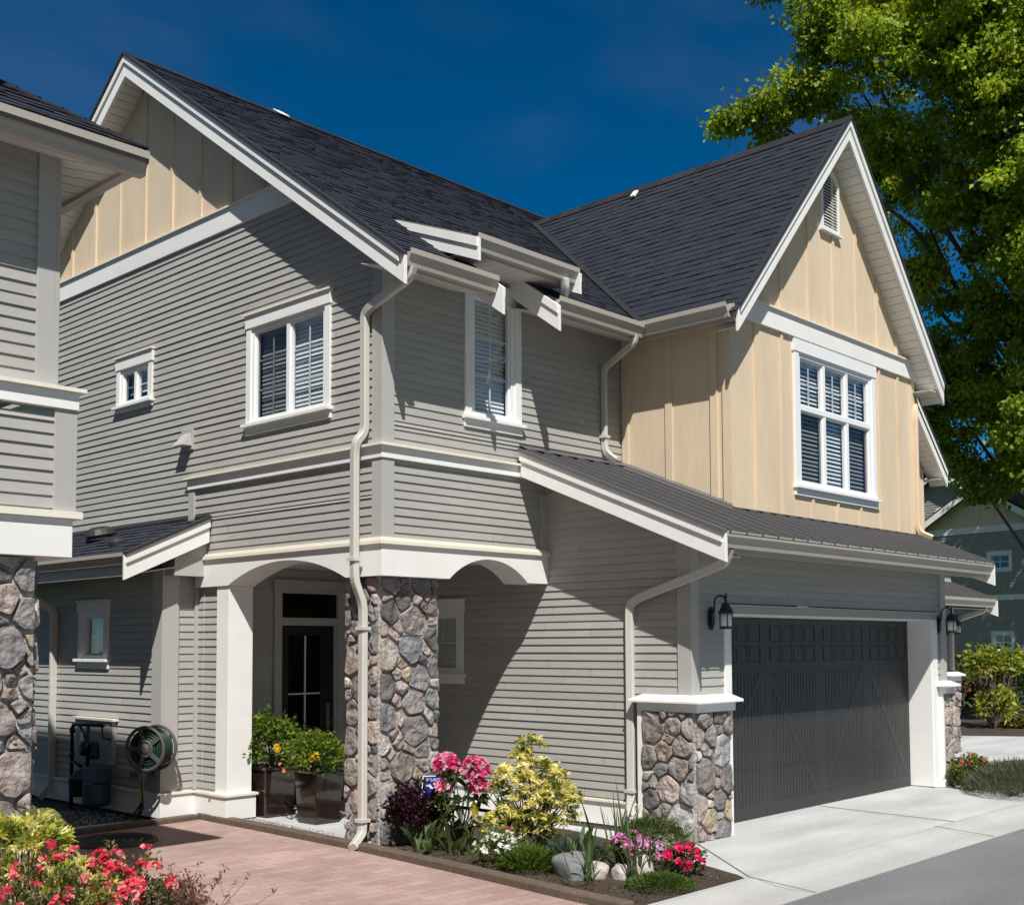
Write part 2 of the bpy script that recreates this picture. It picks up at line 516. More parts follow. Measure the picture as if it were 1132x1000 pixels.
def rake(mb, mb2, p, q, n, tail=0.0):
    """rake board with a smaller shadow board on it. p low end (top edge), q apex (top edge); n outward"""
    p = V(p); q = V(q); n = V(n)
    d = V((0, 0, -1))
    mb.prism([p, q, q + d * 0.265, p + d * 0.265], n * 0.035)
    pp = p + (q - p) * 0.012
    mb.prism([pp + n * 0.035, q + n * 0.035, q + n * 0.035 + d * 0.10, pp + n * 0.035 + d * 0.10], n * 0.022)
    mb2.prism([p + V((0, 0, 0.028)) , q + V((0, 0, 0.028)), q + d * 0.006, p + d * 0.006], n * 0.075)


def window(par, org, u, n, a0, a1, z0, z1, cols, rows_grid, head=0.14, side=0.085, cap=True, blind=(0.0, 1.0), fr=0.04,
           screen=(), tr=TRIM, slat=0.044, mid=None, muntin=0.017, tilt=66, apron=0.08, sillw=0.05, swap=False):
    """a0..a1, z0..z1: outer casing. cols: list of pane columns as fractions; rows_grid: (vertical, horizontal) muntins per pane"""
    org = V(org); u = V(u); n = V(n); upv = V((0, 0, 1))
    B = lambda mb, *a, **k: mb.obox(org, u, upv, n, *a, **k)
    t = MB()
    i0, i1 = a0 + side, a1 - side; j0, j1 = z0, z1 - head
    B(t, a0 - 0.015, a1 + 0.015, j1, z1, -0.02, 0.040)
    B(t, a0, i0, j0, j1, -0.02, 0.030); B(t, i1, a1, j0, j1, -0.02, 0.030)
    wf = t.build('window', tr, par, bevel=0.003)
    if cap:
        c = MB(); B(c, a0 - 0.025, a1 + 0.025, z1, z1 + 0.018, -0.02, 0.062); c.build('head_cap', CAPM, wf)
    s_ = MB(); B(s_, a0 - 0.03, a1 + 0.03, z0 - 0.035, z0, -0.02, 0.075)
    B(s_, a0 - 0.01, a1 + 0.01, z0 - 0.035 - apron, z0 - 0.035, -0.02, 0.033)
    s_.build('sill', tr, wf, bevel=0.003)
    f = MB()
    B(f, i0, i1, j0, j0 + fr, -0.06, 0.012); B(f, i0, i1, j1 - fr, j1, -0.06, 0.012)
    B(f, i0, i0 + fr, j0 + fr, j1 - fr, -0.06, 0.012); B(f, i1 - fr, i1, j0 + fr, j1 - fr, -0.06, 0.012)
    k = len(cols) - 1; g0, g1 = i0 + fr, i1 - fr; h0, h1 = j0 + fr, j1 - fr
    mu = MB()
    zs = [(h0, h1, rows_grid)] if mid is None else [(h0, mid[0] - 0.028, mid[1]), (mid[0] + 0.028, h1, mid[2])]
    if mid: B(f, g0, g1, mid[0] - 0.028, mid[0] + 0.028, -0.06, 0.010)
    ws = g1 - g0
    gl = MB(); gs = MB()
    for ci in range(k):
        x0 = g0 + cols[ci] * ws; x1 = g0 + cols[ci + 1] * ws
        if ci: B(f, x0 - 0.026, x0 + 0.026, h0, h1, -0.06, 0.006)
        p0 = x0 + (0.026 if ci else 0); p1 = x1 - (0.026 if ci < k - 1 else 0)
        for (y0, y1, gr) in zs:
            # sash rim
            rm = 0.022
            B(f, p0, p0 + rm, y0, y1, -0.05, -0.012); B(f, p1 - rm, p1, y0, y1, -0.05, -0.012)
            B(f, p0 + rm, p1 - rm, y0, y0 + rm, -0.05, -0.012); B(f, p0 + rm, p1 - rm, y1 - rm, y1, -0.05, -0.012)
            tgt = gs if (ci in screen and (mid is None or y0 == h0)) else gl
            P = lambda a, z, d: org + u * a + upv * z + n * d
            tgt.poly([P(a_, b_, -0.03) for a_, b_ in (((p0 + rm, y0 + rm), (p1 - rm, y0 + rm), (p1 - rm, y1 - rm), (p0 + rm, y1 - rm)) if u.cross(upv).dot(n) > 0 else ((p0 + rm, y0 + rm), (p0 + rm, y1 - rm), (p1 - rm, y1 - rm), (p1 - rm, y0 + rm)))])
            nv, nh = gr
            for q in range(1, nv + 1):
                x = p0 + (p1 - p0) * q / (nv + 1); B(mu, x - muntin / 2, x + muntin / 2, y0 + rm, y1 - rm, -0.042, -0.034)
            for q in range(1, nh + 1):
                z = y0 + (y1 - y0) * q / (nh + 1); B(mu, p0 + rm, p1 - rm, z - muntin / 2, z + muntin / 2, -0.0425, -0.0335)
    f.build('sash', VINYL, wf)
    if gl.v: gl.build('pane', GLASS, wf)
    if gs.v: gs.build('pane', SCREEN, wf)
    if mu.v: mu.build('muntin', VINYL, wf)
    if blind:
        bl = MB(); zb = h0 + (h1 - h0) * blind[0]; zt = h0 + (h1 - h0) * blind[1]
        z = zb; ta = rad(tilt)
        dn, dz = math.cos(ta) * 0.024, math.sin(ta) * 0.024
        while z < zt:
            jz = rng.uniform(-0.002, 0.002)
            P = lambda a, zz, d: org + u * a + upv * zz + n * d
            bl.prism([P(g0, z - dz + jz, -0.10 + dn), P(g1, z - dz + jz, -0.10 + dn), P(g1, z + dz + jz, -0.10 - dn), P(g0, z + dz + jz, -0.10 - dn)], upv * 0.003)
            z += slat
        B(bl, g0, g1, h1 - 0.03, h1, -0.125, -0.075)
        bl.build('blind', BLIND, wf)
    rm_ = MB()
    B(rm_, g0 - 0.15, g1 + 0.15, h0 - 0.1, h1 + 0.1, -0.62, -0.6)  # dark sheet behind the glass, painting the room's darkness
    rm_.build('room_backdrop', DARKIN, wf)
    return wf

# ------------------------------------------------------------------ the main house
H = thing('townhouse', 'grey clapboard townhouse with cream gables, arched stone porch and charcoal garage door', 'house', (0, 0, 0))
XP = (0, 1, 0); XN = (-1, 0, 0)      # gable side: u, outward
FP = (1, 0, 0); FN = (0, -1, 0)      # front: u, outward
RS = 0.717; RZ = 8.895; RY = 4.365   # main roof slope, ridge height, ridge position
zmain = lambda y: RZ - RS * abs(y - RY)

# gable wall, upper storey
mb = MB()


def gspan(z):
    h = (8.62 - z) / RS
    return max(0.0, RY - h), min(8.73, RY + h)


H1 = (0.80, 2.12, 4.15, 5.30); H2 = (4.15, 4.92, 4.77, 5.30)
lap(mb, (0, 0, 0), XP, XN, 2.83, 3.27, lambda z: (0, 3.29))
lap(mb, (0, 0, 0), XP, XN, 3.27, 6.41, gspan, [H1, H2])
mb.build('siding_wall', SID, H)
# cream gable
mb = MB()
pts = [(0, RY - (8.64 - 6.60) / RS, 6.60), (0, RY + (8.64 - 6.60) / RS, 6.60), (0, RY, 8.64)]
mb.prism(pts, (0.1, 0, 0))
y = 1.30
while y < 7.4:
    zt = 8.64 - RS * abs(y - RY) - 0.03
    if zt > 6.62: mb.box(-0.02, 0.0, y - 0.025, y + 0.025, 6.60, zt)
    y += 0.612
mb.build('gable_panel', BEIGE, H)
mb = MB()
mb.box(-0.035, 0.0, RY - (8.66 - 6.40) / RS + 0.02, RY + 3.1, 6.395, 6.625)
mb.build('trim_band', TRIM, H, bevel=0.003)
mb = MB(); mb.box(-0.06, 0.0, RY - 2.80, RY + 2.80, 6.625, 6.643); mb.build('band_cap', CAPM, H)

# corner boards, bands and beams of the porch bay
mb = MB(); mb.box(-0.03, 0.0, -0.03, 0.115, 2.83, 3.60); mb.box(0.0, 0.125, -0.03, 0.0, 2.83, 3.60)
mb.box(-0.03, 0.0, -0.03, 0.115, 3.735, 5.50); mb.box(0.0, 0.125, -0.03, 0.0, 3.735, 5.40); mb.build('corner_board', CORN, H, bevel=0.003)
mb = MB(); mb.box(-0.028, 0, 3.17, 3.29, 2.86, 3.60); mb.build('corner_board', CORN, H, bevel=0.003)
mb = MB(); mb.box(2.19, 2.275, -0.022, 0, 2.86, 3.45); mb.build('corner_board', CORN, H)
mb = MB(); mb.box(-0.045, 0.0, -0.045, 3.29, 3.60, 3.712); mb.box(0.0, 1.99, -0.045, 0.0, 3.60, 3.712); mb.build('trim_band', TRIM, H, bevel=0.003)
mb = MB(); mb.box(-0.085, 0.0, -0.085, 3.31, 3.712, 3.735); mb.box(0.0, 2.0, -0.085, 0.0, 3.712, 3.735); mb.build('band_cap', CAPM, H)
mb = MB(); mb.box(-0.07, 0.0, -0.07, 3.12, 2.795, 2.835); mb.box(0.0, 2.31, -0.07, 0.0, 2.795, 2.835)
mb.box(-0.045, 0.0, -0.045, 3.10, 2.835, 2.862); mb.box(0.0, 2.29, -0.045, 0.0, 2.835, 2.862); mb.build('band_cap', CAPM, H, bevel=0.004)


def arch_pts(a, b, zs, rise, k=20):
    c = (b - a) / 2; R = (c * c + rise * rise) / (2 * rise); cy = zs + rise - R; th = math.asin(c / R)
    return [((a + b) / 2 + R * math.sin(-th + 2 * th * i / k), cy + R * math.cos(-th + 2 * th * i / k)) for i in range(k + 1)]


def arched(mb, org, u, n, a, b, za, zb, ar, d0, d1):
    org = V(org); u = V(u); n = V(n)
    g = lambda s_, z, d: org + u * s_ + V((0, 0, z)) + n * d
    # split in convex pieces: left block, arch strips, right block
    segs = [((a, za), (ar[0][0], za))] + [(ar[i], ar[i + 1]) for i in range(len(ar) - 1)] + [((ar[-1][0], za), (b, za))]
    top = []; bot = []
    line = [(a, za)] + list(ar) + [(b, za)]
    for i in range(len(line) - 1):
        p, q = line[i], line[i + 1]
        if q[0] - p[0] < 1e-6: continue
        mb.poly([g(p[0], p[1], d1), g(q[0], q[1], d1), g(q[0], zb, d1), g(p[0], zb, d1)])
        mb.poly([g(p[0], p[1], d0), g(q[0], q[1], d0), g(q[0], zb, d0), g(p[0], zb, d0)])
        mb.poly([g(p[0], p[1], d0), g(q[0], q[1], d0), g(q[0], q[1], d1), g(p[0], p[1], d1)])
    mb.poly([g(a, za, d0), g(a, za, d1), g(a, zb, d1), g(a, zb, d0)]); mb.poly([g(b, za, d0), g(b, za, d1), g(b, zb, d1), g(b, zb, d0)])


mb = MB(); arched(mb, (0, 0, 0), XP, XN, -0.04, 3.11, 2.505, 2.795, arch_pts(0.483, 2.47, 2.505, 0.215), -0.30, 0.04)
mb.build('arched_beam', TRIM, H)
mb = MB(); arched(mb, (0, 0, 0), FP, FN, 0.301, 2.279, 2.505, 2.795, arch_pts(0.827, 1.95, 2.505, 0.215), -0.30, 0.04)
mb.build('arched_beam', TRIM, H)
# porch ceiling
mb = MB(); mb.box(0.301, 2.27, 0.301, 3.0, 2.76, 2.79); mb.build('porch_ceiling', SOF, H)

# stone porch column
mb = MB(); mb.box(0.055, 0.79, 0.105, 0.565, 0.0, 2.503, MORT)
stones(mb, (0.055, 0.105, 0), XP, XN, 0.46, 0.0, 2.503, 11)
stones(mb, (0.055, 0.105, 0), FP, FN, 0.735, 0.0, 2.503, 23)
stones(mb, (0.79, 0.105, 0), XP, (1, 0, 0), 0.46, 0.0, 2.503, 27)
mb.build('stone_column', STONE, H)
# white pier at the left end of the arch, with siding behind and skirt
mb = MB(); mb.box(-0.02, 0.285, 2.475, 2.705, 0.28, 2.504); mb.build('porch_column', TRIM, H, bevel=0.004)
mb = MB(); lap(mb, (0.02, 0, 0), XP, XN, 0.28, 2.505, lambda z: (2.70, 3.15))
lap(mb, (0, 3.15, 0), FP, FN, 0.28, 3.22, lambda z: (-0.40, 0.02) if z < 2.9 else (-0.4 + (z - 2.9) / 0.45, 0.02))
lap(mb, (-0.40, 0, 0), XP, XN, 0.28, 2.76, lambda z: (3.15, 8.6), [(4.36, 4.98, 1.75, 2.33)])
mb.build('siding_wall', SID, H)
mb = MB(); mb.box(-0.03, 0.02, 3.115, 3.15, 0.30, 2.60); mb.build('corner_board', CORN, H)
mb = MB(); mb.box(-0.43, -0.40, 3.12, 3.33, 0.30, 2.85); mb.box(-0.40, -0.225, 3.12, 3.15, 0.30, 2.95); mb.build('corner_board', CORN, H, bevel=0.003)
mb = MB()
mb.box(-0.055, 0.32, 2.44, 2.74, 0.03, 0.272); mb.box(-0.035, 0.0, 2.74, 3.115, 0.03, 0.272)
mb.box(-0.44, -0.035, 3.10, 3.16, 0.03, 0.272); mb.box(-0.44, -0.40, 3.16, 8.6, 0.03, 0.272); mb.build('skirt_board', TRIM, H, bevel=0.003)
mb = MB()
mb.box(-0.075, 0.34, 2.42, 2.76, 0.272, 0.296); mb.box(-0.055, 0.0, 2.76, 3.10, 0.272, 0.296)
mb.box(-0.46, -0.055, 3.08, 3.16, 0.272, 0.296); mb.box(-0.46, -0.40, 3.16, 8.6, 0.272, 0.296); mb.build('skirt_cap', CAPM, H)

# porch recess: rear wall with the front door, side wall with a window
mb = MB()
lap(mb, (0, 3.0, 0), FP, FN, 0.05, 2.76, lambda z: (0.0, 2.28), [(0.96, 1.93, 0, 2.6)], lip=0.011)
lap(mb, (0.285, 0, 0), XP, (1, 0, 0), 0.05, 2.76, lambda z: (2.70, 3.0))
mb.build('porch_wall', SID, H)
fd = MB()
fd.box(0.915, 1.02, 2.96, 3.0, 0.05, 2.52); fd.box(1.83, 1.95, 2.96, 3.0, 0.05, 2.52); fd.box(0.90, 1.965, 2.95, 3.0, 2.52, 2.63)
fd.box(1.02, 1.83, 2.975, 3.05, 2.10, 2.19); fd.box(1.79, 1.83, 2.975, 3.05, 0.05, 2.10); fd.box(1.02, 1.83, 2.975, 3.05, 2.475, 2.52)
fr = fd.build('door_frame', CORN, H, bevel=0.003)
mb = MB(); mb.poly([(1.02, 3.0, 2.19), (1.83, 3.0, 2.19), (1.83, 3.0, 2.475), (1.02, 3.0, 2.475)]); mb.build('transom', DGLASS, fr)
mb = MB()
mb.box(1.02, 1.14, 3.0, 3.045, 0.06, 2.10); mb.box(1.60, 1.79, 3.0, 3.045, 0.06, 2.10); mb.box(1.14, 1.60, 3.0, 3.045, 1.98, 2.10)
mb.box(1.14, 1.60, 3.0, 3.045, 0.06, 0.62)
dr = mb.build('front_door', BLACKD, H, bevel=0.003)
mb = MB(); mb.poly([(1.14, 3.02, 0.62), (1.60, 3.02, 0.62), (1.60, 3.02, 1.98), (1.14, 3.02, 1.98)]); mb.build('glass', DGLASS, dr)
mb = MB(); mb.box(1.375, 1.393, 3.008, 3.024, 0.62, 1.98); mb.box(1.14, 1.60, 3.0085, 3.0235, 1.292, 1.308); mb.build('muntin', VINYL, dr)
mb = MB(); mb.box(1.68, 1.73, 2.985, 3.0, 0.88, 1.18); mb.tube([(1.705, 2.985, 1.0), (1.705, 2.93, 1.0), (1.66, 2.925, 1.0)], 0.012); mb.build('handle', mat("worn_nickel", (0.35, 0.33, 0.3), 0.35, 0.1, 9, metal=0.9), dr)
mb = MB(); mb.box(0.9, 1.95, 3.3, 3.32, 0, 2.7); mb.build('hall_backdrop', DARKIN, H)  # dark sheet painting the unlit hall behind the door glass

# garage wing: side wall
mb = MB()


def gs_span(z):
    a = -1.84 if z < 3.0 else -(3.78 - z) / 0.41
    b = 3.0 if z < 2.76 else 0.0
    return min(a, b), b


lap(mb, (2.28, 0, 0), XP, XN, 0.30, 3.76, gs_span, [(1.29, 1.96, 1.54, 2.32)])
mb.build('siding_wall', SID, H)
mb = MB(); mb.box(2.25, 2.28, -1.30, 3.0, 0.06, 0.285); mb.build('skirt_board', TRIM, H)
mb = MB(); mb.box(2.225, 2.28, -1.30, 3.0, 0.285, 0.305); mb.build('skirt_cap', CAPM, H)
mb = MB(); mb.box(2.262, 2.28, -1.30, 0.1, -0.01, 0.06); mb.build('foundation', mat("foundation", (0.09, 0.075, 0.065), 0.9, 0.2, 12), H)
mb = MB(); mb.box(2.25, 2.28, -1.87, -1.71, 1.375, 3.02); mb.box(2.28, 2.385, -1.87, -1.84, 1.375, 2.90); mb.build('corner_board', CORN, H, bevel=0.003)
# garage front
mb = MB()
lap(mb, (0, -1.84, 0), FP, FN, 1.36, 3.0, lambda z: (2.28, 8.04), [(2.84, 7.79, 0, 2.245)])
mb.build('siding_wall', SID, H)
mb = MB(); lap(mb, (8.04, 0, 0), XP, (1, 0, 0), 0.0, 3.0, lambda z: (-1.84, 0.12)); mb.build('siding_wall', SID, H)
mb = MB(); mb.box(7.915, 8.04, -1.87, -1.84, 1.375, 2.9); mb.box(8.04, 8.07, -1.87, -1.72, 1.375, 2.9); mb.build('corner_board', CORN, H)
mb = MB()
mb.box(2.835, 2.95, -1.868, -1.50, 0.0, 2.145); mb.box(7.67, 7.80, -1.868, -1.50, 0.02, 2.145)
mb.box(2.835, 7.80, -1.866, -1.50, 2.145, 2.165); mb.box(7.655, 7.67, -1.845, -1.53, 0.03, 2.143)
mb.build('garage_frame', TRIM, H, bevel=0.003)
mb = MB(); mb.box(2.82, 7.81, -1.862, -1.6, 2.1655, 2.235); mb.build('lintel_board', SID, H, bevel=0.003)
mb = MB(); mb.box(2.81, 7.82, -1.89, -1.84, 2.235, 2.255); mb.build('head_cap', CORN, H)
# garage door with stiles, rails, braces and beadboard
GD = MB(); GX0, GX1, GY = 2.95, 7.67, -1.524
GD.box(GX0, GX1, GY, GY + 0.05, 0.004, 2.145)
cw = (GX1 - GX0) / 4; st = 0.09; F = lambda x0, x1, z0, z1, d=0.007: GD.box(x0, x1, GY - d, GY, z0, z1)
for c in range(4):
    x0 = GX0 + c * cw; x1 = x0 + cw
    F(x0 + 0.002, x0 + st, 0.01, 2.14); F(x1 - st, x1 - 0.002, 0.01, 2.14)
    F(x0 + st, x1 - st, 2.07, 2.14); F(x0 + st, x1 - st, 1.56, 1.66); F(x0 + st, x1 - st, 0.01, 0.15)
    F(x0 + st, x1 - st, 1.845, 1.885)
    for q in range(4):
        w0 = x0 + st + (cw - 2 * st) * q / 4; w1 = x0 + st + (cw - 2 * st) * (q + 1) / 4
        if q: F(w0 - 0.018, w0 + 0.018, 1.66, 1.845); F(w0 - 0.018, w0 + 0.018, 1.885, 2.07)
        for (h0, h1) in ((1.66, 1.845), (1.885, 2.07)):
            GD.box(w0 + 0.03, w1 - 0.03, GY - 0.008, GY, h0 + 0.02, h1 - 0.02)
    x = x0 + st
    while x < x1 - st - 0.01:
        GD.box(x + 0.005, min(x + 0.062, x1 - st), GY - 0.005, GY, 0.15, 1.56); x += 0.067
    xa, xb = (x0 + st, x1 - st) if c % 2 == 0 else (x1 - st, x0 + st)
    a = V((xa, GY - 0.0012, 0.18)); b = V((xb, GY - 0.0012, 1.53))
    GD.bar(a, b, 0.012, 0.075, (1, 0, 0) if abs(xb - xa) < 0.2 else (0, 0, 1))
gd = GD.build('garage_door', GDOOR, H)
mb = MB()
for z in (0.53, 1.06, 1.60): mb.box(GX0, GX1, GY - 0.0085, GY - 0.0073, z - 0.003, z + 0.003)
mb.build('panel_seam', DARKM, gd)

# garage piers with caps
def pier(x0, x1, y0, y1, faces, par, seed):
    mb = MB(); mb.box(x0, x1, y0, y1, 0.0, 1.225, MORT)
    for k, f_ in enumerate(faces):
        if f_ == 'L': stones(mb, (x0, y0, 0), XP, XN, y1 - y0, 0.0, 1.225, seed + k, 0.085, 0.175)
        if f_ == 'F': stones(mb, (x0, y0, 0), FP, FN, x1 - x0, 0.0, 1.225, seed + k, 0.085, 0.175)
        if f_ == 'R': stones(mb, (x1, y0, 0), XP, (1, 0, 0), y1 - y0, 0.0, 1.225, seed + k, 0.085, 0.175)
    mb.build('stone_pier', STONE, par)


def pcap(x0, x1, y0, y1, par):
    mb = MB()
    mb.box(x0 - 0.03, x1, y0 - 0.05, y1 + 0.03, 1.215, 1.30)
    e = 0.065
    lo = [(x0 - 0.03 - e, y0 - 0.05 - e), (x1 + 0.045, y0 - 0.05 - e), (x1 + 0.045, y1 + 0.03 + e), (x0 - 0.03 - e, y1 + 0.03 + e)]
    hi = [(x0 + 0.03, y0 + 0.02), (x1 + 0.02, y0 + 0.02), (x1 + 0.02, y1 + 0.01), (x0 + 0.03, y1 + 0.01)]
    vs = [(a, b, 1.30) for a, b in lo] + [(a, b, 1.325) for a, b in lo] + [(a, b, 1.375) for a, b in hi]
    fs = [(3, 2, 1, 0), (8, 9, 10, 11)] + [(i, (i + 1) % 4, 4 + (i + 1) % 4, 4 + i) for i in range(4)] + [(4 + i, 4 + (i + 1) % 4, 8 + (i + 1) % 4, 8 + i) for i in range(4)]
    mb.add(vs, fs); mb.build('pier_cap', TRIM, par, bevel=0.004)


pier(2.205, 2.80, -1.925, -1.325, 'LF', H, 41); pcap(2.205, 2.84, -1.925, -1.30, H)
mb = MB(); mb.box(2.18, 2.28, -1.322, -1.272, 0.02, 1.214); mb.build('trim_board', TRIM, H)
mb = MB(); mb.box(2.802, 2.834, -1.93, -1.84, 0.0, 1.214); mb.build('trim_board', TRIM, H)
pier(7.835, 8.06, -1.925, -1.50, 'FR', H, 51); pcap(7.83, 8.06, -1.925, -1.45, H)
mb = MB(); mb.box(7.803, 7.832, -1.925, -1.84, 0.02, 1.214); mb.build('trim_board', TRIM, H)

# metal roof over the garage
MS = (3.90 - 2.865) / 2.53; ml = math.sqrt(1 + MS * MS)
ms_ = V((0, 1, MS)) / ml; mn = V((0, -MS, 1)) / ml
zmet = lambda y: 3.90 + MS * y
MX0, MX1 = 1.86, 7.99
mb = MB()
mb.prism([(MX0, -2.56, zmet(-2.56)), (3.6, -2.56, zmet(-2.56)), (3.6, 0, zmet(0)), (MX0, 0, zmet(0))], -mn * 0.03)
mb.prism([(3.6, -2.56, zmet(-2.56)), (MX1, -2.56, zmet(-2.56)), (MX1, -1.45, zmet(-1.45)), (3.6, -1.45, zmet(-1.45))], -mn * 0.03)
x = MX0 + 0.02
while x < MX1:
    y1 = -0.09 if x < 3.55 else -1.56
    a = V((x, -2.56, zmet(-2.56))); b = V((x, y1, zmet(y1)))
    mb.prism([a - V((0.011, 0, 0)), a + V((0.011, 0, 0)), a + V((0.011, 0, 0)) + mn * 0.042, a - V((0.011, 0, 0)) + mn * 0.042], b - a)
    x += 0.275
mr_ = mb.build('metal_roof', METAL, H)
mb = MB()
mb.prism([(MX0, 0, 3.955), (3.585, 0, 3.955), (3.585, -0.015, 3.955), (MX0, -0.015, 3.955)], (0, 0, -0.05))
mb.prism([(MX0, -0.005, 3.95), (3.585, -0.005, 3.95), (3.585, -0.11, zmet(-0.11) + 0.045), (MX0, -0.11, zmet(-0.11) + 0.045)], (0, 0, -0.006))
mb.prism([(3.57, -1.475, 3.325), (8.1, -1.475, 3.325), (8.1, -1.58, zmet(-1.58) + 0.045), (3.57, -1.58, zmet(-1.58) + 0.045)], (0, 0, -0.006))
mb.prism([(3.59, -0.0, zmet(0) + 0.07), (3.59, -1.5, zmet(-1.5) + 0.07), (3.50, -1.55, zmet(-1.55) + 0.02), (3.50, -0.0, zmet(0) + 0.02)], (0, 0, -0.006))
mb.build('flashing', METAL, mr_)
mb = MB(); mb2 = MB()
rake(mb, mb2, (1.85, -2.55, zmet(-2.55) - 0.005), (1.85, -0.07, zmet(-0.07) - 0.005), XN)
mb.build('rake_board', TRIM, H, bevel=0.003); mb = MB()
mb.prism([(MX1, -2.55, zmet(-2.55) - 0.005), (MX1, -1.85, zmet(-1.85) - 0.005), (MX1, -1.85, zmet(-1.85) - 0.27), (MX1, -2.55, zmet(-2.55) - 0.27)], (0.035, 0, 0))
mb.build('rake_board', TRIM, H, bevel=0.003); mb2.build('drip_edge', METAL, H)
mb = MB(); gutter(mb, (MX0 - 0.02, -2.44, 2.868), (MX1, -2.44, 2.868), FN, 0.95)
mb.box(MX0, MX1, -2.44, -2.41, 2.68, 2.86); mb.build('gutter', GUT, H)
mb = MB()
planks(mb, (1.86, -2.41, 2.68), (1.86, -1.84, 2.90), (MX1, -1.84, 2.90), (MX1, -2.41, 2.68), 6)
planks(mb, (1.885, -2.41, zmet(-2.41) - 0.26), (1.885, 0, zmet(0) - 0.26), (2.28, 0, zmet(0) - 0.26), (2.28, -2.41, zmet(-2.41) - 0.26), 24)
mb.build('soffit', SOF, H)

# front wall, upper storey
mb = MB()
lap(mb, (0, 0, 0), FP, FN, 2.83, 3.93, lambda z: (0, 2.28))
lap(mb, (0, 0, 0), FP, FN, 3.93, 5.40, lambda z: (0, 3.6), [(1.10, 1.84, 4.14, 5.7)])
lap(mb, (0, 0, 0), FP, FN, 5.40, 5.80, lambda z: (0.9, 1.76), [(1.10, 1.84, 4.14, 5.52)])
mb.build('siding_wall', SID, H)

# windows of the grey walls
window(H, (0, 0, 0), XP, XN, 0.755, 2.185, 4.19, 5.345, [0, 0.5, 1], (1, 2), blind=(0.0, 1.0), screen=(1,), head=0.135)
window(H, (0, 0, 0), XP, XN, 4.115, 4.955, 4.77, 5.355, [0, 0.5, 1], (0, 1), blind=(0.35, 1), screen=(1,), head=0.14, apron=0.05)
window(H, (0, 0, 0), FP, FN, 1.06, 1.885, 4.15, 5.56, [0, 1], (1, 2), blind=(0.0, 1.0), head=0.12, cap=False, side=0.09, fr=0.055)
window(H, (-0.40, 0, 0), XP, XN, 4.31, 5.03, 1.72, 2.385, [0, 1], (1, 1), blind=(0, 1), head=0.135, side=0.1)
window(H, (2.28, 0, 0), XP, XN, 1.24, 2.0, 1.54, 2.37, [0, 1], (1, 1), blind=(0, 1), head=0.14)

# cream wing over the garage
BY = -1.48; BX0, BX1 = 3.6, 8.1; BC = 5.85; BS = 1.114; BZ = 8.20
mb = MB()
mb.prism([(BX0, BY, 3.20), (4.99, BY, 3.20), (4.99, BY, 5.62), (BX0, BY, 5.62)], (0, 0.05, 0))
mb.prism([(6.89, BY, 3.20), (BX1, BY, 3.20), (BX1, BY, 5.62), (6.89, BY, 5.62)], (0, 0.05, 0))
mb.prism([(4.99, BY, 3.20), (6.89, BY, 3.20), (6.89, BY, 3.70), (4.99, BY, 3.70)], (0, 0.05, 0))
mb.prism([(4.99, BY, 5.30), (6.89, BY, 5.30), (6.89, BY, 5.62), (4.99, BY, 5.62)], (0, 0.05, 0))
hw = (BZ - 0.26 - 5.62) / BS
mb.prism([(BC - hw, BY, 5.62), (BC + hw, BY, 5.62), (BC, BY, BZ - 0.26)], (0, 0.05, 0))
for x in (4.10, 4.665, 5.32, 5.925, 6.52, 7.085, 7.62):
    if 4.9 < x < 6.98: mb.box(x - 0.025, x + 0.025, BY - 0.02, BY, 3.2, 3.585)
    else: mb.box(x - 0.025, x + 0.025, BY - 0.02, BY, 3.2, 5.40)
    zt = BZ - 0.28 - BS * abs(x - BC)
    if zt > 5.7: mb.box(x - 0.025, x + 0.025, BY - 0.02, BY, 5.645, zt)
mb.box(BX0 - 0.022, BX0 + 0.05, BY - 0.022, BY, 3.2, 5.42); mb.box(BX0 - 0.022, BX0, BY, BY + 0.085, 3.2, 5.42)
mb.box(8.0, BX1 + 0.02, BY - 0.02, BY, 3.2, 5.40)
mb.build('gable_panel', BEIGE, H)
mb = MB(); mb.prism([(BX0, BY, 3.20), (BX0, 0.0, 3.85), (BX0, 0.0, 5.6), (BX0, BY, 5.6)], (0.05, 0, 0))
for y in (-0.075, -0.685, -1.28): mb.box(BX0 - 0.02, BX0, y - 0.045, y + 0.045, 3.25, 5.5)
mb.build('cream_wall', BEIGE, H)
mb = MB(); mb.prism([(BX1, BY, 3.20), (BX1, 3, 3.20), (BX1, 3, 5.6), (BX1, BY, 5.6)], (-0.05, 0, 0)); mb.build('cream_wall', BEIGE, H)
mb = MB(); mb.box(3.72, 8.16, BY - 0.04, BY, 5.40, 5.625); mb.build('trim_band', TRIM, H, bevel=0.003)
mb = MB(); mb.box(3.95, 8.0, BY - 0.07, BY, 5.625, 5.645); mb.build('band_cap', CAPM, H)
window(H, (0, BY, 0), FP, FN, 4.92, 6.95, 3.68, 5.385, [0, 0.335, 0.665, 1], (0, 0), blind=(0, 1), head=0.145, side=0.10,
       mid=(4.60, (0, 0), (1, 1)), screen=(0, 2), fr=0.05, cap=False, slat=0.050, tilt=56, tr=VINYL)
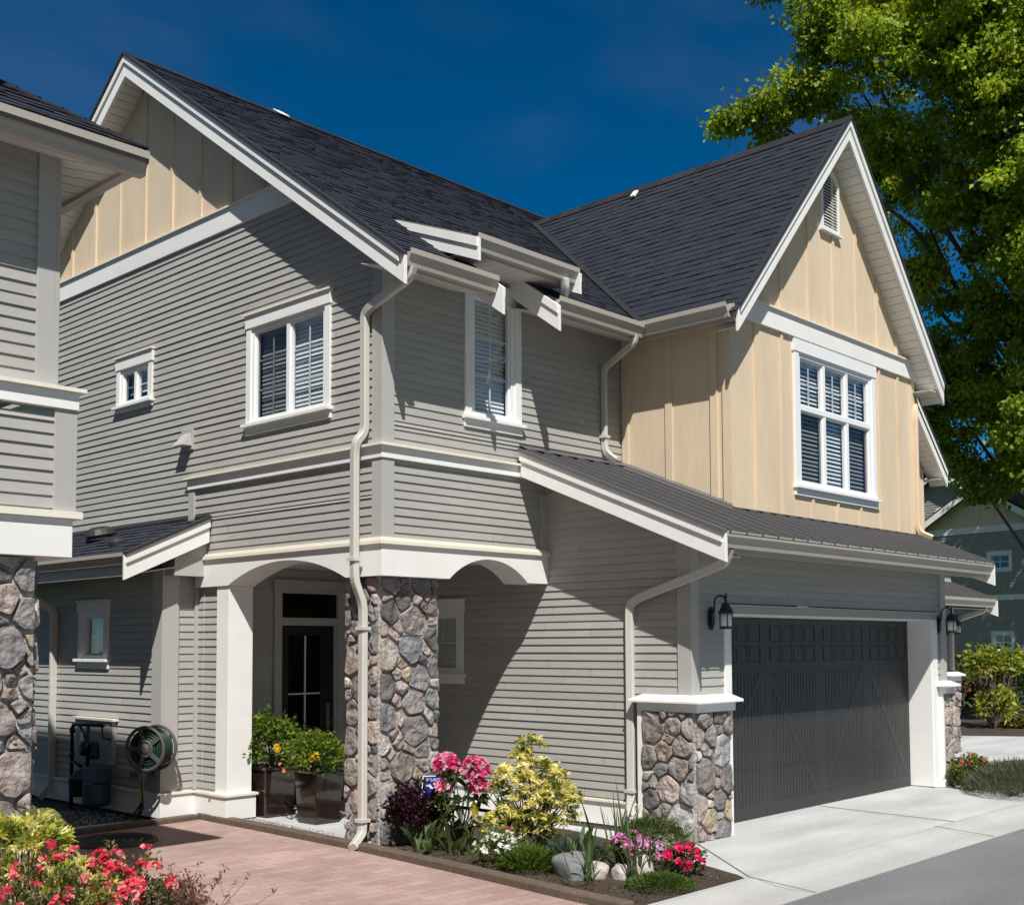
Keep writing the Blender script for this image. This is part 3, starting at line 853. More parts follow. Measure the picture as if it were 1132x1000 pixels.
# arched gable vent
mb = MB(); ar = arch_pts(5.625, 6.075, 7.42, 0.215, 14)
out = [(5.625, 6.87)] + ar + [(6.075, 6.87)]
inn = [(5.85 + (a - 5.85) * 0.80, 7.2 + (z - 7.2) * 0.88) for a, z in out]
for i in range(len(out)):
    j = (i + 1) % len(out)
    mb.prism([(out[i][0], BY - 0.035, out[i][1]), (out[j][0], BY - 0.035, out[j][1]), (inn[j][0], BY - 0.035, inn[j][1]), (inn[i][0], BY - 0.035, inn[i][1])], (0, 0.035, 0))
mb.box(5.60, 6.10, BY - 0.06, BY, 6.84, 6.87)
gv = mb.build('gable_vent', TRIM, H)
mb = MB(); z = 6.93
while z < 7.58:
    hwid = 0.175 if z < 7.40 else max(0.03, 0.175 * math.sqrt(max(0.02, 1 - ((z - 7.40) / 0.21) ** 2)))
    mb.prism([(5.85 - hwid, BY - 0.032, z), (5.85 + hwid, BY - 0.032, z), (5.85 + hwid, BY - 0.004, z + 0.03), (5.85 - hwid, BY - 0.004, z + 0.03)], (0, 0, 0.006)); z += 0.038
mb.build('louver', TRIM, gv)
mb = MB(); mb.prism([(a, BY - 0.002, z) for a, z in inn], (0, 0.001, 0)); mb.build('vent_screen', DARKM, gv)

# roofs
th = math.atan(RS); msl = V((0, math.cos(th), math.sin(th))); mnn = V((0, -math.sin(th), math.cos(th)))
ph = math.atan(BS); bsl = V((math.cos(ph), 0, math.sin(ph))); bnn = V((-math.sin(ph), 0, math.cos(ph)))
xval = lambda z: BC - (BZ + 0.02 - z) / BS
yval = lambda z: RY - (RZ - z) / RS
EY = -0.57; EZ = zmain(EY); YD = 0.585
e_ = 0.112
P = lambda x, y, dz=0: V((x, y, zmain(y) + dz))
mb = MB(); dn = -mnn * 0.10
# front slope slabs, back slope slab
mb.prism([P(-0.27, EY), P(0.90, EY), P(0.90, YD), P(-0.27, YD)], dn)
mb.prism([P(1.74, EY), P(xval(EZ), EY), P(xval(zmain(YD)), YD), P(1.74, YD)], dn)
mb.prism([P(-0.27, YD), P(xval(zmain(YD)), YD), P(xval(8.18), yval(8.18)), P(8.6, yval(8.18)), P(8.6, RY), P(-0.27, RY)], dn)
mb.prism([P(-0.27, RY), P(8.6, RY), P(8.6, 9.36), P(-0.27, 9.36)], V((0, math.sin(-th), -math.cos(th))) * 0.10)
# beige slopes
Q = lambda x, y: V((x, y, BZ - BS * abs(x - BC)))
mb.prism([Q(3.27, -1.76), Q(BC, -1.76), Q(BC, yval(BZ)), Q(3.27, yval(BZ - BS * (BC - 3.27)))], -bnn * 0.08)
mb.prism([Q(8.45, -1.76), Q(BC, -1.76), Q(BC, yval(BZ)), Q(8.45, yval(BZ))], -V((-bnn.x, 0, bnn.z)) * 0.08)
# dormer slab
dz_ = lambda y: 5.735 + 0.392 * (y + 0.57)
mb.prism([(0.61, -0.57, dz_(-0.57)), (2.08, -0.57, dz_(-0.57)), (2.08, 0.60, dz_(0.60)), (0.61, 0.60, dz_(0.60))], (0, 0, -0.07))
o0 = V((0, EY - 0.03, zmain(EY - 0.03)))
nD = math.ceil((YD - EY + 0.03) / math.cos(th) / e_); tD = nD * e_
zt_ = lambda t: o0.z + t * math.sin(th)
shingles(mb, o0, FP, msl, mnn, tD, lambda t: (-0.30, 0.91), e_, seed=2)
shingles(mb, o0, FP, msl, mnn, tD, lambda t: (1.73, xval(zt_(t))), e_, seed=3)
shingles(mb, o0 + msl * tD, FP, msl, mnn, (RY - EY + 0.03) / math.cos(th) - tD,
         lambda t: (-0.30, xval(zt_(t + tD)) if zt_(t + tD) < 8.15 else 8.6), e_, seed=4)
shingles(mb, (3.24, -1.80, BZ - BS * (BC - 3.24)), XP, bsl, bnn, (BC - 3.24) / math.cos(ph),
         lambda t: (0, yval(BZ - BS * (BC - 3.24) + t * math.sin(ph)) + 1.80), 0.122, (0.0215, 0.0255, 0.0385), seed=5)
shingles(mb, (8.48, -1.80, BZ - BS * (8.48 - BC)), XP, V((-bsl.x, 0, bsl.z)), V((-bnn.x, 0, bnn.z)), (8.48 - BC) / math.cos(ph), lambda t: (0, 4.5), 0.135, seed=6)
td = math.atan(0.392)
shingles(mb, (0, -0.60, dz_(-0.60)), FP, (0, math.cos(td), math.sin(td)), (0, -math.sin(td), math.cos(td)), 1.27, lambda t: (0.59, 2.10), e_, seed=8)
# ridge caps
r_ = random.Random(3)
x = -0.30
while x < 8.6:
    k = r_.uniform(0.7, 1.3); c = (0.02 * k, 0.02 * k, 0.025 * k)
    for sgn in (-1, 1):
        mb.prism([(x, RY, RZ + 0.03), (x + 0.24, RY, RZ + 0.022), (x + 0.24, RY + sgn * 0.13, RZ + 0.022 - 0.093), (x, RY + sgn * 0.13, RZ + 0.03 - 0.093)], (0, 0, 0.008), c)
    x += 0.2
y = -1.80
while y < 3.4:
    k = r_.uniform(0.7, 1.3); c = (0.02 * k, 0.02 * k, 0.026 * k)
    for sgn in (-1, 1):
        mb.prism([(BC, y, BZ + 0.03), (BC, y + 0.24, BZ + 0.022), (BC + sgn * 0.11, y + 0.24, BZ + 0.022 - 0.122), (BC + sgn * 0.11, y, BZ + 0.03 - 0.122)], (0, 0, 0.008), c)
    y += 0.2
roof = mb.build('roof', SHING, H)
mb = MB()   # open valley
a = V((xval(EZ), EY, EZ)); b = V((xval(8.15), yval(8.15), 8.15)); d = (b - a).normalized()
wl = (msl * 0 - V((1, 0, 0)) + d * d.x).normalized() * 0.045
wr = (V((0, -1, 0)) + d * d.y).normalized() * 0.045
off = V((-0.25, -0.3, 1)).normalized() * 0.028
mb.poly([a + off, b + off, b + off + wl - mnn * 0.0, a + off + wl])
mb.poly([a + off, a + off + wr, b + off + wr, b + off])
mb.build('valley_flashing', DARKM, roof)
mb = MB(); mb.prism([(1.80, RY - 0.03, RZ + 0.03), (1.95, RY - 0.03, RZ + 0.03), (1.97, RY - 0.16, RZ - 0.06), (1.83, RY - 0.16, RZ - 0.06)], (0, 0, 0.012)); mb.build('roof_anchor', TRIM, roof)
mb = MB(); mb.prism([(BC - 0.22, 1.30, BZ - 0.20), (BC - 0.13, 1.30, BZ - 0.10), (BC - 0.13, 1.37, BZ - 0.10), (BC - 0.22, 1.37, BZ - 0.20)], (-0.02, 0, 0.02)); mb.build('roof_anchor', TRIM, roof)

# rake boards
mb = MB(); mb2 = MB()
rake(mb, mb2, (-0.26, -0.64, zmain(-0.64)), (-0.26, RY, RZ), XN)
mb.build('rake_board', TRIM, H, bevel=0.003); mb2.build('drip_edge', DARKM, H)
mb = MB(); mb2 = MB()
rake(mb, mb2, (-0.26, 9.37, zmain(9.37)), (-0.26, RY, RZ), XN)
mb.build('rake_board', TRIM, H, bevel=0.003); mb2.build('drip_edge', DARKM, H)
mb = MB(); mb2 = MB()
rake(mb, mb2, (3.31, -1.745, BZ - BS * (BC - 3.31)), (BC, -1.745, BZ), FN)
mb.build('rake_board', TRIM, H, bevel=0.003); mb2.build('drip_edge', DARKM, H)
mb = MB(); mb2 = MB()
rake(mb, mb2, (8.42, -1.745, BZ - BS * (8.42 - BC)), (BC, -1.745, BZ), FN)
mb.build('rake_board', TRIM, H, bevel=0.003); mb2.build('drip_edge', DARKM, H)
mb = MB(); mb2 = MB()
q = lambda y, x, dz=0: (x, y, zmain(y) - 0.005 + dz)
# ends of the cut eave beside the tall window
for (xx, s_) in ((0.90, 1), (1.745, -1)):
    mb = MB()
    mb.prism([q(-0.70, xx), q(0.0, xx), q(0.0, xx, -0.26), q(-0.70, xx, -0.26)], (0.03 * s_, 0, 0))
    mb.prism([q(-0.69, xx + 0.03 * s_), q(0.0, xx + 0.03 * s_), q(0.0, xx + 0.03 * s_, -0.09), q(-0.69, xx + 0.03 * s_, -0.09)], (0.018 * s_, 0, 0))
    mb.build('rake_board', TRIM, H, bevel=0.002)
# ends of the raised eave
for (xx, s_) in ((0.625, -1), (2.065, 1)):
    mb = MB()
    g = lambda y, dz=0: (xx, y, dz_(y) - 0.02 + dz)
    mb.prism([g(-0.68), g(0.62), g(-0.05, -0.21), g(-0.68, -0.22)], (0.03 * s_, 0, 0))
    g = lambda y, dz=0: (xx + 0.03 * s_, y, dz_(y) - 0.02 + dz)
    mb.prism([g(-0.67), g(0.5), g(0.3, -0.08), g(-0.67, -0.09)], (0.018 * s_, 0, 0))
    mb.build('rake_board', TRIM, H, bevel=0.002)

# soffits
mb = MB()
zz = lambda y: zmain(y) - 0.262
planks(mb, (-0.265, 0.0, zz(0.0)), (-0.265, RY, zz(RY)), (0, RY, zz(RY)), (0, 0.0, zz(0)), 52)
planks(mb, (-0.265, 9.3, zz(9.3)), (-0.265, RY, zz(RY)), (0, RY, zz(RY)), (0, 9.3, zz(9.3)), 58)
planks(mb, (-0.265, -0.53, 5.215), (0.90, -0.53, 5.215), (0.90, 0, 5.37), (-0.265, 0, 5.37), 12)
planks(mb, (1.745, -0.53, 5.215), (3.32, -0.53, 5.215), (3.62, 0, 5.37), (1.745, 0, 5.37), 16)
planks(mb, (0.63, -0.53, 5.56), (2.06, -0.53, 5.56), (2.06, 0, 5.62), (0.63, 0, 5.62), 14)
planks(mb, (3.32, -0.53, 5.22), (3.32, -1.745, 5.22), (3.6, -1.745, 5.40), (3.6, 0, 5.37), 12)
bz = lambda x: BZ - 0.262 - BS * abs(x - BC)
planks(mb, (3.35, -1.74, bz(3.35)), (BC, -1.74, bz(BC)), (BC, BY, bz(BC)), (3.35, BY, bz(3.35)), 34)
planks(mb, (8.40, -1.74, bz(8.40)), (BC, -1.74, bz(BC)), (BC, BY, bz(BC)), (8.40, BY, bz(8.40)), 34)
planks(mb, (8.05, -1.74, 5.23), (8.38, -1.74, 5.23), (8.38, -0.5, 5.23), (8.05, -0.5, 5.23), 4)
mb.build('soffit', SOF, H)

# gutters
mb = MB(); mb.box(-0.25, 0.90, -0.55, -0.53, 5.21, 5.37); gutter(mb, (-0.24, -0.55, 5.372), (0.885, -0.55, 5.372), FN)
mb.build('gutter', GUT, H)
mb = MB(); mb.box(1.76, 3.30, -0.55, -0.53, 5.21, 5.37); gutter(mb, (1.77, -0.55, 5.372), (3.20, -0.55, 5.372), FN)
mb.box(3.29, 3.31, -1.74, -0.55, 5.22, 5.40); gutter(mb, (3.29, -1.715, 5.40), (3.29, -0.55, 5.40), XN)
mb.build('gutter', GUT, H)
mb = MB(); mb.box(0.65, 2.05, -0.55, -0.53, 5.56, 5.73); gutter(mb, (0.61, -0.55, 5.725), (2.08, -0.55, 5.725), FN)
mb.build('gutter', GUT, H)
mb = MB(); gutter(mb, (8.36, -1.74, 5.40), (8.36, 0.5, 5.40), (1, 0, 0)); mb.build('gutter', GUT, H)


def downspout(pts, mt, sq=(0.030, 0.042), ref=(0, 1, 0), straps=()):
    pts = [V(p) for p in pts]; o = [pts[0]]
    for i in range(1, len(pts) - 1):
        a, b, c = pts[i - 1], pts[i], pts[i + 1]
        k = min(0.07, (a - b).length * 0.4, (c - b).length * 0.4)
        p0 = b + (a - b).normalized() * k; p1 = b + (c - b).normalized() * k
        for t in (0, 0.33, 0.67, 1): o.append(p0.lerp(b, t).lerp(b.lerp(p1, t), t))
    o.append(pts[-1])
    mb = MB(); mb.tube(o, 0.03, square=sq, ref=ref)
    for (x, y, z) in straps: mb.box(x - 0.05, x + 0.05, y - 0.055, y + 0.055, z - 0.015, z + 0.015)
    return mb.build('downspout', mt, H)


downspout([(-0.17, -0.61, 5.23), (-0.17, -0.57, 5.14), (-0.075, 0.10, 5.02), (-0.055, 0.19, 4.98), (-0.055, 0.19, 3.86), (-0.13, 0.22, 3.76), (-0.13, 0.24, 3.66), (-0.13, 0.24, 2.60), (-0.125, 0.24, 2.46), (-0.04, 0.22, 2.24), (-0.04, 0.22, 0.22), (-0.05, 0.215, 0.13), (-0.22, 0.14, 0.035)], DOWN, (0.042, 0.032), straps=[(-0.13, 0.24, 2.66), (-0.04, 0.22, 2.02), (-0.04, 0.22, 0.25)])
downspout([(3.10, -0.60, 5.24), (3.10, -0.58, 5.15), (3.23, -0.06, 4.98), (3.235, -0.05, 4.9), (3.235, -0.05, 4.12), (3.235, -0.07, 4.02), (3.30, -0.16, 3.93)], DOWN, (0.034, 0.026), straps=[(3.235, -0.04, 4.2)])
downspout([(2.02, -2.46, 2.73), (2.04, -2.40, 2.60), (2.12, -2.10, 2.53), (2.20, -1.30, 2.32), (2.235, -1.16, 2.26), (2.235, -1.15, 2.15), (2.235, -1.15, 0.36), (2.19, -1.17, 0.24), (2.12, -1.3, 0.05)], DOWN, (0.042, 0.03), straps=[(2.24, -1.15, 0.42)])
downspout([(1.90, -0.62, 5.59), (1.93, -0.60, 5.50), (2.02, -0.50, 5.44)], TRIM, (0.04, 0.03))
downspout([(8.30, -1.40, 5.26), (8.28, -1.43, 5.16), (8.08, -1.52, 5.02), (8.06, -1.525, 4.9), (8.06, -1.525, 3.42), (8.07, -1.56, 3.33), (8.12, -1.7, 3.26)], BEIGE, (0.034, 0.026))

# shingled porch roof on the gable side
mb = MB(); g = lambda x, y, dz=0: V((x, y, 3.265 + 0.455 * x + dz))
mb.prism([g(-0.95, 2.88), g(0, 2.88), g(0, 8.6), g(-0.95, 8.6)], (0, 0, -0.05))
t2 = math.atan(0.455)
shingles(mb, g(-0.97, 2.85), XP, (math.cos(t2), 0, math.sin(t2)), (-math.sin(t2), 0, math.cos(t2)), 1.06, lambda t: (0, 5.7), 0.13, seed=12)
pr = mb.build('porch_roof', SHING, H)
mb = MB(); mb.box(-0.02, 0.0, 2.87, 8.6, 3.26, 3.30); mb.build('flashing', DARKM, pr)
mb = MB(); mb.lathe(g(-0.30, 4.75, 0.0), (-0.2, 0, 1), [(0.17, 0.0), (0.17, 0.05), (0.19, 0.055), (0.16, 0.12), (0.08, 0.15), (0.01, 0.155)], 16); mb.build('roof_vent', DARKM, pr, smooth=False)
mb = MB(); mb.lathe(g(-0.62, 3.75, 0.0), (-0.2, 0, 1), [(0.10, 0.0), (0.10, 0.04), (0.07, 0.07), (0.01, 0.075)], 14); mb.build('roof_vent', DARKM, pr)
mb = MB(); mb2 = MB(); rake(mb, mb2, (-1.03, 2.88, 3.265 - 0.455 * 1.03 + 0.01), (-0.03, 2.88, 3.255), FN); mb.build('rake_board', TRIM, H, bevel=0.003); mb2.build('drip_edge', DARKM, H)
mb = MB(); gutter(mb, (-0.90, 2.92, 2.835), (-0.90, 8.6, 2.835), XN, 0.8); mb.box(-0.90, -0.88, 2.92, 8.6, 2.60, 2.80); mb.build('gutter', GUT, H)
mb = MB(); planks(mb, (-0.88, 2.92, 2.61), (-0.88, 8.6, 2.61), (-0.4, 8.6, 2.70), (-0.4, 2.92, 2.70), 40); mb.build('soffit', SOF, H)
mb = MB(); mb.box(-0.40, 0.0, 2.93, 3.12, 2.62, 3.0); mb.build('trim_board', CORN, H)
downspout([(-0.93, 5.6, 2.70), (-0.90, 5.6, 2.55), (-0.46, 5.6, 2.3), (-0.45, 5.6, 2.2), (-0.45, 5.6, 0.2), (-0.6, 5.6, 0.05)], DOWN)
# exhaust hood on the gable wall
mb = MB(); mb.add([(-0.02, 3.25, 4.26), (-0.02, 3.42, 4.26), (-0.15, 3.23, 4.10), (-0.15, 3.44, 4.10), (-0.02, 3.23, 4.10), (-0.02, 3.44, 4.10)],
                  [(0, 1, 3, 2), (0, 2, 4), (1, 5, 3), (2, 3, 5, 4)])
mb.box(-0.03, 0.0, 3.22, 3.45, 4.06, 4.29); mb.build('exhaust_hood', CORN, H)
# closing walls at the back
mb = MB(); mb.box(0.0, 8.6, 8.72, 8.8, 0, 5.4); mb.box(8.5, 8.6, 0.6, 8.72, 0, 5.8); mb.box(-0.38, 0.1, 8.6, 8.72, 0, 3); mb.build('rear_wall', SID, H)
mb = MB(); mb.prism([(8.55, 0.2, 5.6), (8.55, 8.6, 5.6), (8.55, RY, 8.7)], (0.04, 0, 0)); mb.build('rear_wall', SID, H)
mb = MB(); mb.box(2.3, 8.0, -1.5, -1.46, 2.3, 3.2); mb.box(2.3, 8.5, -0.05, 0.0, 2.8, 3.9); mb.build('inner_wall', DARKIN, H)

# ------------------------------------------------------------------ neighbouring house at the left
N = thing('townhouse', 'grey clapboard townhouse on a stone base, cut off by the left edge', 'house', (-6, 2, 0))
NY = -0.95; NX = -3.476; NL = -9.5
mb = MB()
lap(mb, (0, NY, 0), FP, FN, 2.70, 3.36, lambda z: (NL, NX))
lap(mb, (0, NY + 0.06, 0), FP, FN, 3.54, 5.12, lambda z: (NL, NX - 0.108))
lap(mb, (NX, 0, 0), XP, (1, 0, 0), 2.70, 3.36, lambda z: (NY, 7.5))
lap(mb, (NX - 0.108, 0, 0), XP, (1, 0, 0), 3.54, 5.12, lambda z: (NY + 0.06, 7.5))
lap(mb, (NX - 0.2, 0, 0), XP, (1, 0, 0), 0.0, 2.45, lambda z: (0.2, 7.5))
mb.build('siding_wall', SID, N)
mb = MB(); mb.box(NX - 0.124, NX, NY - 0.028, NY, 2.73, 3.42); mb.box(NX, NX + 0.028, NY - 0.028, NY + 0.12, 2.73, 3.42)
mb.box(NX - 0.232, NX - 0.108, NY + 0.032, NY + 0.06, 3.54, 5.10); mb.box(NX - 0.108, NX - 0.08, NY + 0.032, NY + 0.18, 3.54, 5.10); mb.build('corner_board', CORN, N, bevel=0.003)
mb = MB(); mb.box(NL, NX + 0.03, NY - 0.045, NY + 0.06, 3.405, 3.52); mb.box(NX, NX + 0.03, NY + 0.06, 7.5, 3.405, 3.52); mb.build('trim_band', TRIM, N, bevel=0.003)
mb = MB(); mb.box(NL, NX + 0.065, NY - 0.08, NY + 0.06, 3.52, 3.545); mb.box(NX, NX + 0.065, NY + 0.06, 7.5, 3.52, 3.545)
mb.box(NL, NX + 0.055, NY - 0.07, NY, 2.69, 2.735); mb.box(NX, NX + 0.055, NY, 7.5, 2.69, 2.735); mb.build('band_cap', CAPM, N)
mb = MB(); mb.box(NL, NX, NY - 0.04, NY + 0.3, 2.437, 2.69); mb.box(NX - 0.3, NX, NY + 0.3, 7.5, 2.437, 2.69); mb.build('beam', TRIM, N, bevel=0.003)
mb = MB(); mb.box(-4.75, -3.68, NY + 0.055, NY + 0.75, 0, 2.437, MORT)
stones(mb, (-4.75, NY + 0.055, 0), FP, FN, 1.07, 0, 2.437, 71, 0.075, 0.155); stones(mb, (-3.68, NY + 0.055, 0), XP, (1, 0, 0), 0.7, 0, 2.437, 72)
stones(mb, (-4.75, NY + 0.055, 0), XP, XN, 0.7, 0, 2.437, 73); mb.build('stone_column', STONE, N)
mb = MB(); mb.box(NL, NX - 0.2, 0.15, 0.2, 0, 2.45); mb.box(NL, NX - 0.15, 7.5, 7.6, 0, 5.1); mb.build('inner_wall', SID, N)
# hipped roof with boxed eaves
ex, ey, ez = -3.17, -1.35, 5.125
mb = MB(); s2 = 0.66; L2 = math.sqrt(1 + s2 * s2)
run = 3.4; top = ez + s2 * run
FR = V((0, 1, s2)) / L2; FNn = V((0, -s2, 1)) / L2; RR = V((-1, 0, s2)) / L2; RNn = V((s2, 0, 1)) / L2
shingles(mb, (NL, ey, ez), FP, FR, FNn, run * L2, lambda t: (0, ex - NL - t / L2), 0.127, seed=31)
shingles(mb, (ex, ey, ez), XP, RR, RNn, run * L2, lambda t: (t / L2, 9.6 - t / L2), 0.127, seed=32)
mb.prism([(NL, ey, ez), (ex, ey, ez), (ex - run, ey + run, top), (NL, ey + run, top)], (0, 0, -0.08), (0.02, 0.02, 0.025))
mb.prism([(ex, ey, ez), (ex, ey + 9.6, ez), (ex - run, ey + 9.6 - run, top), (ex - run, ey + run, top)], (0, 0, -0.08), (0.02, 0.02, 0.025))
mb.prism([(NL, ey + 6.8, ez), (NL, ey + run, top), (ex - run, ey + run, top), (ex - run, ey + 6.2, top)], (0, 0, -0.08), (0.02, 0.02, 0.025))
t = 0.0
while t < run:
    a = V((ex - t, ey + t, ez + s2 * t + 0.02)); k = rng.uniform(0.7, 1.3); c = (0.02 * k, 0.02 * k, 0.025 * k)
    b = a + V((-0.17, 0.17, s2 * 0.17 - 0.008)); up_ = V((0, 0, 0.01))
    mb.prism([a, a + V((0.0, 0.13, 0)) + up_ * 0.2, b + V((0, 0.13, 0)), b], up_, c); mb.prism([a, a + V((-0.13, 0, 0)), b + V((-0.13, 0, 0)), b], up_, c)
    t += 0.125
mb.build('roof', SHING, N)
mb = MB(); gutter(mb, (NL, ey + 0.12, ez), (ex + 0.004, ey + 0.12, ez), FN); gutter(mb, (ex - 0.12, ey + 0.115, ez), (ex - 0.12, ey + 9.6, ez), (1, 0, 0))
mb.build('gutter', GUT, N)
mb = MB(); k = int((ex - NL) / 0.115)
planks(mb, (NL, ey + 0.10, 5.0), (ex - 0.10, ey + 0.10, 5.0), (NX - 0.108, NY + 0.06, 5.09), (NL, NY + 0.06, 5.09), k, 0.022)
planks(mb, (ex - 0.10, ey + 0.10, 5.0), (ex - 0.10, 8, 5.0), (NX - 0.108, 8, 5.09), (NX - 0.108, NY + 0.06, 5.09), 60, 0.016)
mb.build('soffit', SOF, N)
mb = MB(); lap(mb, (-4.35, 0, 0), XP, (1, 0, 0), 5.4, 8.25, lambda z: (-1.3, 1.9)); lap(mb, (0, -1.3, 0), FP, FN, 5.1, 8.25, lambda z: (-6.0, -4.35))
mb.prism([(-4.22, -1.42, 8.27), (-4.22, 2.1, 8.27), (-6.2, 2.1, 8.7), (-6.2, -1.42, 8.7)], (0, 0, 0.1)); mb.box(-6, -4.36, -1.29, 1.9, 5.2, 8.25); mb.build('unseen_shade_block', SID, N)  # unseen block, added so its shadow falls on the side wall opposite

# ------------------------------------------------------------------ adjoining unit at the right
U = thing('townhouse', 'adjoining cream and grey house unit set back behind the right end of the garage', 'house', (10, 2, 0))
UY = 0.10
mb = MB(); lap(mb, (0, UY, 0), FP, FN, 0.0, 3.0, lambda z: (8.05, 12.95), [(8.3, 12.42, 0, 2.2)]); lap(mb, (12.95, 0, 0), XP, (1, 0, 0), 0.0, 3.0, lambda z: (UY, 7)); mb.build('siding_wall', SID, U)
mb = MB(); mb.box(12.80, 12.98, UY - 0.03, UY, 1.37, 2.85); mb.build('corner_board', CORN, U)
mb = MB(); mb.box(8.3, 12.42, UY + 0.25, UY + 0.3, 0, 2.14); mb.build('garage_door', GDOOR, U)
mb = MB(); mb.box(8.2, 8.3, UY - 0.03, UY + 0.28, 0, 2.14); mb.box(12.42, 12.53, UY - 0.03, UY + 0.28, 0, 2.14); mb.box(8.2, 12.53, UY - 0.03, UY + 0.28, 2.14, 2.24); mb.build('garage_frame', TRIM, U)
pier(12.56, 12.98, UY - 0.085, UY + 0.4, 'LFR', U, 81); pcap(12.54, 12.98, UY - 0.085, UY + 0.42, U)
um = lambda y: 3.05 + 0.41 * (y - 0.5)
mb = MB(); mb.prism([(8.05, -0.66, um(-0.66)), (13.0, -0.66, um(-0.66)), (13.0, 0.5, um(0.5)), (8.05, 0.5, um(0.5))], -mn * 0.03)
x = 8.1
while x < 13.0:
    a = V((x, -0.66, um(-0.66))); b = V((x, 0.48, um(0.48)))
    mb.prism([a - V((0.011, 0, 0)), a + V((0.011, 0, 0)), a + V((0.011, 0, 0)) + mn * 0.034, a - V((0.011, 0, 0)) + mn * 0.034], b - a); x += 0.245
mb.build('metal_roof', METAL, U)
mb = MB(); gutter(mb, (8.05, -0.55, um(-0.6)), (12.98, -0.55, um(-0.6)), FN, 0.95); mb.build('gutter', GUT, U)
mb = MB(); planks(mb, (8.05, -0.55, 2.42), (13.0, -0.55, 2.42), (13.0, UY, 2.62), (8.05, UY, 2.62), 40); mb.build('soffit', SOF, U)
mb = MB(); mb.prism([(13.0, -0.67, um(-0.67)), (13.0, 0.5, um(0.5)), (13.0, 0.5, um(0.5) - 0.26), (13.0, -0.67, um(-0.67) - 0.26)], (0.04, 0, 0)); mb.build('rake_board', TRIM, U)
mb = MB(); mb.tube([(12.85, -0.55, 2.50), (12.83, -0.5, 2.40), (12.80, 0.0, 2.24), (12.80, 0.05, 2.15), (12.80, 0.05, 1.4)], 0.035, square=(0.04, 0.03), ref=(0, 1, 0)); mb.build('downspout', DOWN, U)
# its cream gable
mb = MB(); mb.prism([(8.05, 0.5, 2.9), (12.87, 0.5, 2.9), (12.87, 0.5, 4.86), (12.3, 0.5, 5.45), (8.05, 0.5, 5.45)], (0, 0.06, 0))
for x in (11.7, 12.3, 12.8): mb.box(x - 0.025, x + 0.025, 0.48, 0.5, 3.0, 4.9 if x > 12.5 else 5.3)
mb.build('gable_panel', BEIGE, U)
mb = MB(); mb.prism([(12.87, 0.5, 2.9), (12.87, 6, 2.9), (12.87, 6, 4.8), (12.87, 0.5, 4.8)], (-0.05, 0, 0)); mb.build('cream_wall', BEIGE, U)
uz = lambda x: 4.87 + 0.95 * (13.17 - x)
mb = MB(); mb2 = MB(); rake(mb, mb2, (13.17, 0.23, uz(13.17)), (11.0, 0.23, uz(11.0)), FN); mb.build('rake_board', TRIM, U); mb2.build('drip_edge', DARKM, U)
mb = MB(); planks(mb, (13.15, 0.23, uz(13.15) - 0.26), (11.0, 0.23, uz(11.0) - 0.26), (11.0, 0.5, uz(11.0) - 0.26), (13.15, 0.5, uz(13.15) - 0.26), 26)
planks(mb, (12.87, 0.23, 4.72), (13.15, 0.23, 4.72), (13.15, 3, 4.72), (12.87, 3, 4.72), 3); mb.build('soffit', SOF, U)
mb = MB(); mb.prism([(13.2, 0.18, uz(13.2) + 0.02), (11.0, 0.18, uz(11.0) + 0.02), (11.0, 4, uz(11.0) + 0.02), (13.2, 4, uz(13.2) + 0.02)], (-0.07, 0, -0.06), (0.02, 0.02, 0.025)); mb.build('roof', SHING, U)

# ------------------------------------------------------------------ wall lanterns
LGROUP = 'black wall lanterns beside the garages'


